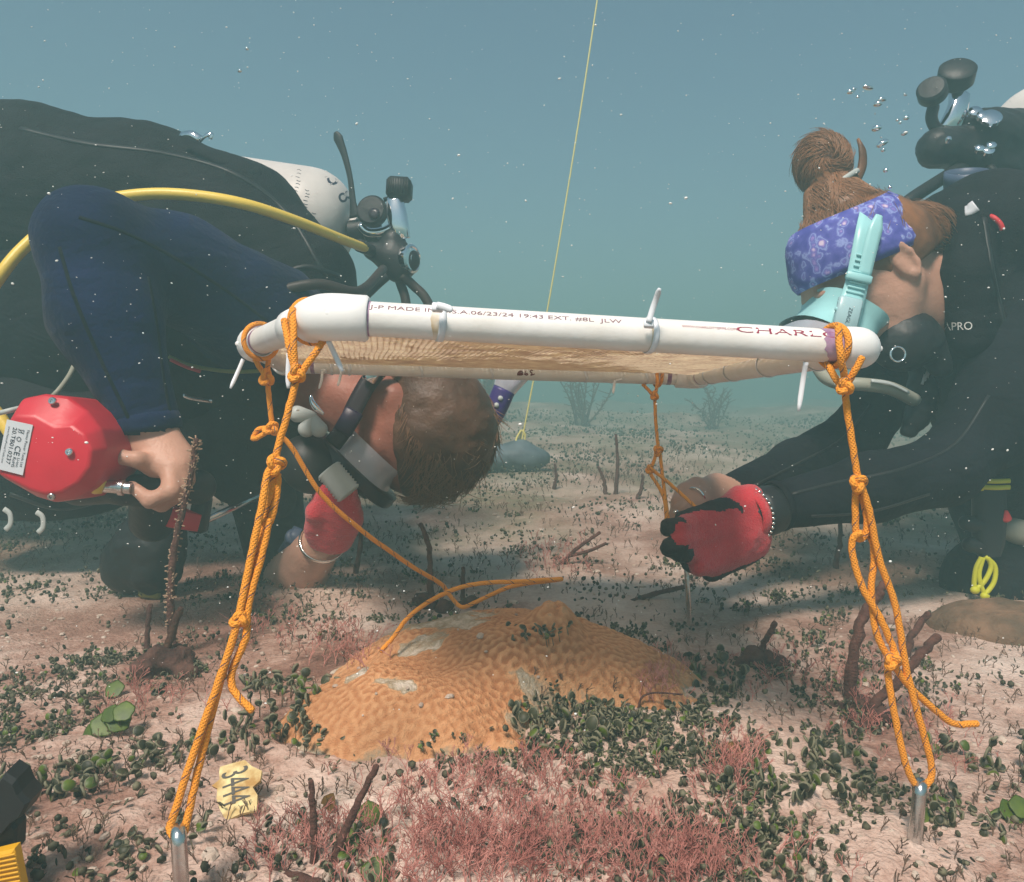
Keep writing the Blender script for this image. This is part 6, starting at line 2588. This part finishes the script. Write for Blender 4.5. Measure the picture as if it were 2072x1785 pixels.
for pts in [[(1990, 440), (2010, 560), (2040, 700), (2060, 860)]]:
    seam_on('binding_tape', VR, pts, MAT['rubber'], VR, .004, .0014)
decal('lettering', 'APRO', 23, 1938, 668, (1, -.04), VR, MAT['white_text'], VR)
mb = MB()
mb.sweep(spline([P(1952, 428, 1.13), P(1962, 424, 1.125), P(1974, 416, 1.12)], 4), .009, .0022, n=8, hint=IM(0, .4, -1), power=4)
mb.build('webbing_tag', MAT['label_white'], VR)
mb = MB()
mb.sweep(spline([P(1990, 437, 1.135), P(2008, 440, 1.12), P(2022, 452, 1.115), P(2028, 466, 1.115)], 6), .0038, n=8)
mb.build('pull_cord', MAT['bright_red'], VR)
# second stage under the chin
rb = Blob(.012)
rb.ell(P(1830, 690, 1.14), (IM(.9, .3) * .050, IM(-.3, .9) * .045, IM(0, 0, 1) * .04))
rb.cap(P(1880, 690, 1.14), P(1900, 740, 1.15), .022, .018)
o = rb.build('regulator', .004, MAT['rubber'], wob=.002, wscale=60)
tag(o, 'black regulator below the chin of the right diver behind the pipe end', 'regulator')
mb = MB()
mb.sweep([P(1816 + 15 * math.cos(t / 18 * 6.283), 717 + 15 * math.sin(t / 18 * 6.283), 1.092) for t in range(18)], .0016, n=6, closed=True)
mb.build('ring', MAT['chrome'], o)
mb = MB()
mb.sweep(spline([P(1650, 735, 1.12), P(1668, 762, 1.10), P(1700, 776, 1.08), P(1745, 778, 1.07), P(1800, 786, 1.08), P(1850, 810, 1.12)], 7), .0095, n=12)
o = mb.build('snorkel', MAT['hose_grey'])
tag(o, 'grey snorkel tube curving below the pipe end in front of the far sleeve', 'snorkel')
mb = MB()
mb.sweep(spline([P(1762, 770, 1.057), P(1800, 776, 1.062), P(1838, 794, 1.085)], 6), .0028, .001, n=8, hint=IM(0, .5, -1))
mb.build('stripe', MAT['pale_grey'], o)
mb = Blob(.012)
mb.chain([P(1858, 740, 1.2), P(1866, 790, 1.2), P(1856, 840, 1.2), P(1840, 870, 1.2)], [.014, .020, .018, .014])
mb.cap(P(1866, 800, 1.2), P(1880, 815, 1.2), .016, .010)
o = mb.build('octopus_regulator', .004, MAT['rubber'], wob=.004, wscale=70)
tag(o, 'small black spare regulator dangling in the gap between sleeve and vest', 'regulator')
for i in range(3):
    m1 = MB()
    q = P(1868 + i * 5, 768 - i * 7, 1.178)
    m1.sweep([q - IM(.3, 1) * .008, q + IM(.3, 1) * .008], .0022, .001, n=6, hint=IM(0, 0, -1))
    m1.build('stripe', MAT['label_white'], o)

# ---- tank and first stage behind the shoulder
TK2 = thing('scuba_tank', P(2110, 250, 1.42), 'pale scuba tank cut by the right edge behind the black knobs', 'tank')
ta, tb = P(2420, 420, 1.56), P(2035, 246, 1.42)
Lt = (tb - ta).length
prof = [(.02, 0), (.07, .004), (R_, .03), (R_, Lt - .085)]
for i in range(1, 10):
    t = i / 9 * math.pi / 2
    prof.append((.022 + (R_ - .022) * math.cos(t), Lt - .085 + .080 * math.sin(t)))
mb = MB()
mb.lathe(prof, ta, tb - ta, 48)
t2 = mb.build('cylinder', MAT['tank_paint'], TK2, sharp=50)
for i in range(4):
    m1 = MB()
    m1.sweep([P(2046 + i * 9, 226 - i * 5, 1.31), P(2062 + i * 9, 212 - i * 5, 1.31)], .0012, n=5)
FS2 = thing('first_stage', P(1950, 270, 1.36), 'chrome and black first stage with two round knobs above the right diver', 'valve')
mb = MB()
mb.lathe([(.004, 0), (.026, .001), (.030, .006), (.030, .030), (.025, .034), (.004, .035)], P(1930, 172, 1.345), IM(-.25, .55, -.8), 26)
mb.build('yoke_knob', MAT['rubber'], FS2, sharp=40)
mb = MB()
mb.lathe([(.004, 0), (.021, .001), (.024, .005), (.024, .022), (.020, .026), (.004, .027)], P(1888, 196, 1.33), IM(-.6, .3, -.8), 26)
mb.build('valve_knob', MAT['rubber'], FS2, sharp=40)
mb = MB()
mb.sweep(spline([P(1940, 192, 1.345), P(1938, 215, 1.34), P(1930, 240, 1.34), P(1922, 262, 1.345)], 5), [.018, .017, .019, .024], .012, n=18, hint=IM(.3, .2, -1), power=3)
mb.build('yoke', MAT['chrome'], FS2)
mb = MB()
mb.sweep(spline([P(1888, 215, 1.34), P(1884, 240, 1.34), P(1894, 262, 1.34), P(1912, 276, 1.345)], 5), .010, n=10)
mb.build('valve_neck', MAT['rubber'], FS2)
rb = Blob(.016)
rb.cap(P(1895, 300, 1.34), P(1990, 290, 1.38), .034, .034)
rb.cap(P(1990, 270, 1.36), P(2070, 280, 1.40), .042, .05)
rb.cap(P(1950, 320, 1.36), P(2090, 340, 1.42), .03, .05)
rb.build('housing', .0045, MAT['rubber'], FS2, wob=.003, wscale=60)
for u, v, d, r in ((2002, 244, 1.315, .017), (1985, 240, 1.32, .010), (1916, 288, 1.302, .005), (1978, 306, 1.318, .008), (1996, 310, 1.318, .010), (2002, 300, 1.316, .008), (1970, 232, 1.33, .011)):
    m1 = MB()
    m1.lathe([(r * .2, 0), (r, .001), (r, .008), (r * .7, .010), (r * .1, .0105)], P(u, v, d), IM(-.2, .5, -1), 20)
    m1.build('port_plug', MAT['chrome'], FS2, sharp=40)
mb = MB()
mb.sweep(spline([P(1960, 330, 1.36), P(1925, 350, 1.33), P(1890, 372, 1.30), P(1850, 398, 1.25), P(1815, 425, 1.24)], 6), .0105, n=12)
mb.build('hose', MAT['rubber'], FS2)
mb = MB()
mb.sweep(spline([P(2000, 340, 1.35), P(2020, 365, 1.33), P(2040, 395, 1.32), P(2060, 440, 1.32)], 6), .009, n=12)
mb.build('hose', MAT['rubber'], FS2)
mb = MB()
mb.lathe([(.003, -.038), (.022, -.036), (.030, -.024), (.033, 0), (.033, .012), (.029, .012), (.028, .0), (.024, -.02), (.002, -.028)], P(1953, 362, 1.28), IM(-.12, .8, -.4), 26)
o = mb.build('gauge_boot', MAT['grey_blue'])
tag(o, 'grey blue open rubber boot hanging under the right first stage', 'gauge')
mb = MB()
mb.sweep(spline([P(1985, 365, 1.29), P(1996, 372, 1.29), P(2004, 395, 1.28)], 5), .007, n=10)
mb.build('swivel', MAT['rubber'], o)

# ---- knife and yellow bands low on the vest
KN = thing('dive_knife', P(2000, 1050, 1.16), 'black sheathed dive knife with yellow bands at the right edge', 'knife')
mb = MB()
mb.sweep([P(1998, 965, 1.16), P(2000, 990, 1.16), P(2000, 1050, 1.16), P(1999, 1100, 1.16), P(2000, 1125, 1.16)], [.020, .024, .024, .022, .014], .014, n=14, hint=IM(0, 0, -1), power=3)
sh = mb.build('sheath', MAT['rubber'], KN, sharp=50)
for v in (972, 985):
    mb = MB()
    mb.sweep(spline([P(1978, v - 2, 1.15), P(1984, v, 1.138), P(2010, v + 2, 1.135), P(2042, v + 1, 1.14)], 5), .0036, .0022, n=8, hint=IM(0, 0, -1), power=3)
    mb.build('band', MAT['yellow_strap'], KN)
mb = MB()
mb.box(P(1980, 978, 1.142), (IM(1, 0) * .005, IM(0, 1) * .011, IM(0, 0, 1) * .006), ch=.3)
mb.build('band_end', MAT['yellow_strap'], KN)
for u, v in ((1955, 1058), (1962, 1102)):
    rb = Blob(.006)
    rb.cap(P(u, v, 1.16), P(u + 35, v + 6, 1.16), .012, .014)
    rb.build('toggle', .003, MAT['rubber'], KN)
for pts in ([(1985, 1128), (1974, 1150), (1970, 1180), (1972, 1196)], [(1988, 1128), (1980, 1160), (1984, 1185), (1992, 1205)], [(1992, 1126), (2012, 1146), (2010, 1178), (1990, 1206)], [(1998, 1126), (2004, 1148), (1992, 1175), (1975, 1192)]):
    mb = MB()
    mb.sweep(spline([P(u, v, 1.15) for u, v in pts], 6), .0036, n=9)
    mb.build('cord_loop', MAT['yellow_strap'], KN)
for u, v in ((1972, 1194), (1992, 1206)):
    mb = MB()
    mb.ell(P(u, v, 1.148), (IM(1, 0) * .007, IM(0, 1) * .006, IM(0, 0, 1) * .006), 12, 8)
    mb.build('cord_knot', MAT['yellow_strap'], KN)
mb = MB()
mb.sweep([P(2033, 1034, 1.15), P(2035, 1050, 1.15)], [.003, .009], .005, n=8, hint=IM(0, 0, -1), dome=.6)
mb.build('release_button', MAT['bright_red'], KN)
rb = Blob(.01)
rb.ell(P(2065, 1075, 1.20), (IM(1, -.2) * .035, IM(.2, 1) * .022, IM(0, 0, 1) * .02))
rb.build('clip_plate', .004, MAT['hose_grey'], KN)

# ================================================================== bubbles and drifting specks
BUB = [(1720, 186, 9, 5), (1727, 180, 6, 4), (1755, 178, 13, 4), (1735, 196, 5, 2.5), (1784, 202, 9, 4), (1775, 211, 9, 5.5), (1831, 192, 4, 2.5), (1833, 239, 6, 4.5), (1815, 243, 4, 3), (1820, 249, 3, 2.5),
       (1773, 260, 10, 6), (1829, 270, 7, 4.5), (1786, 289, 12, 6), (1780, 294, 7, 5), (1786, 304, 5, 4), (1791, 345, 5, 4.5), (1800, 379, 4, 3.5), (1783, 278, 2.5, 2), (1770, 230, 2, 2)]
prt = MB()
prt.ell((0, 0, 0), ((1, 0, 0), (0, 1, 0), (0, 0, 1)), 16, 10)
b0 = None
for i, (u, v, a, b) in enumerate(BUB):
    if b0 is None:
        ob = prt.build('air_bubble', MAT['bubble'])
        b0 = ob
    else:
        ob = b0.copy()
        COL.objects.link(ob)
    d = 1.12
    ob.location = P(u, v, d)
    ob.scale = (a / F_PX * d, (a + b) / 2 / F_PX * d, b / F_PX * d)
    ob.rotation_euler = (0, random.uniform(-.5, .2), random.uniform(-.6, .6))
    tag(ob, 'silvery air bubble rising beside the hair bun', 'bubble', 'air bubbles rising from the right diver')
for (u, v, a, b, d, lb) in ((500, 99, 4, 3, .9, 'tiny bright bubble in open water high above the black vest'), (485, 144, 5, 3, .9, 'tiny bright bubble just below another above the black vest'),
                            (415, 470, 11, 6, 1.0, 'bright flat bubble caught in front of the black vest below the yellow hose')):
    ob = b0.copy()
    COL.objects.link(ob)
    ob.location = P(u, v, d)
    ob.scale = (a / F_PX * d, a / F_PX * d, b / F_PX * d)
    tag(ob, lb, 'bubble')


def specks():
    rr = random.Random(99)
    mb = MB()
    for _ in range(1700):
        d = rr.uniform(.30, 1.15) if rr.random() < .8 else rr.uniform(1.15, 2.2)
        p = P(rr.uniform(-150, 2220), rr.uniform(-100, 1500), d)
        if p.z < top_z(p.x, p.y) + .02:
            continue
        r = d / F_PX * min(3.2, rr.lognormvariate(-.12, .45))
        mb.ell(p, (Vector((r * rr.uniform(.7, 1.7), 0, r * rr.uniform(-.4, .4))), Vector((0, r, 0)), Vector((0, 0, r * rr.uniform(.6, 1)))), 5, 4)
    o = mb.build('drifting_specks', MAT['speck'])
    tag(o, kind='stuff')


specks()
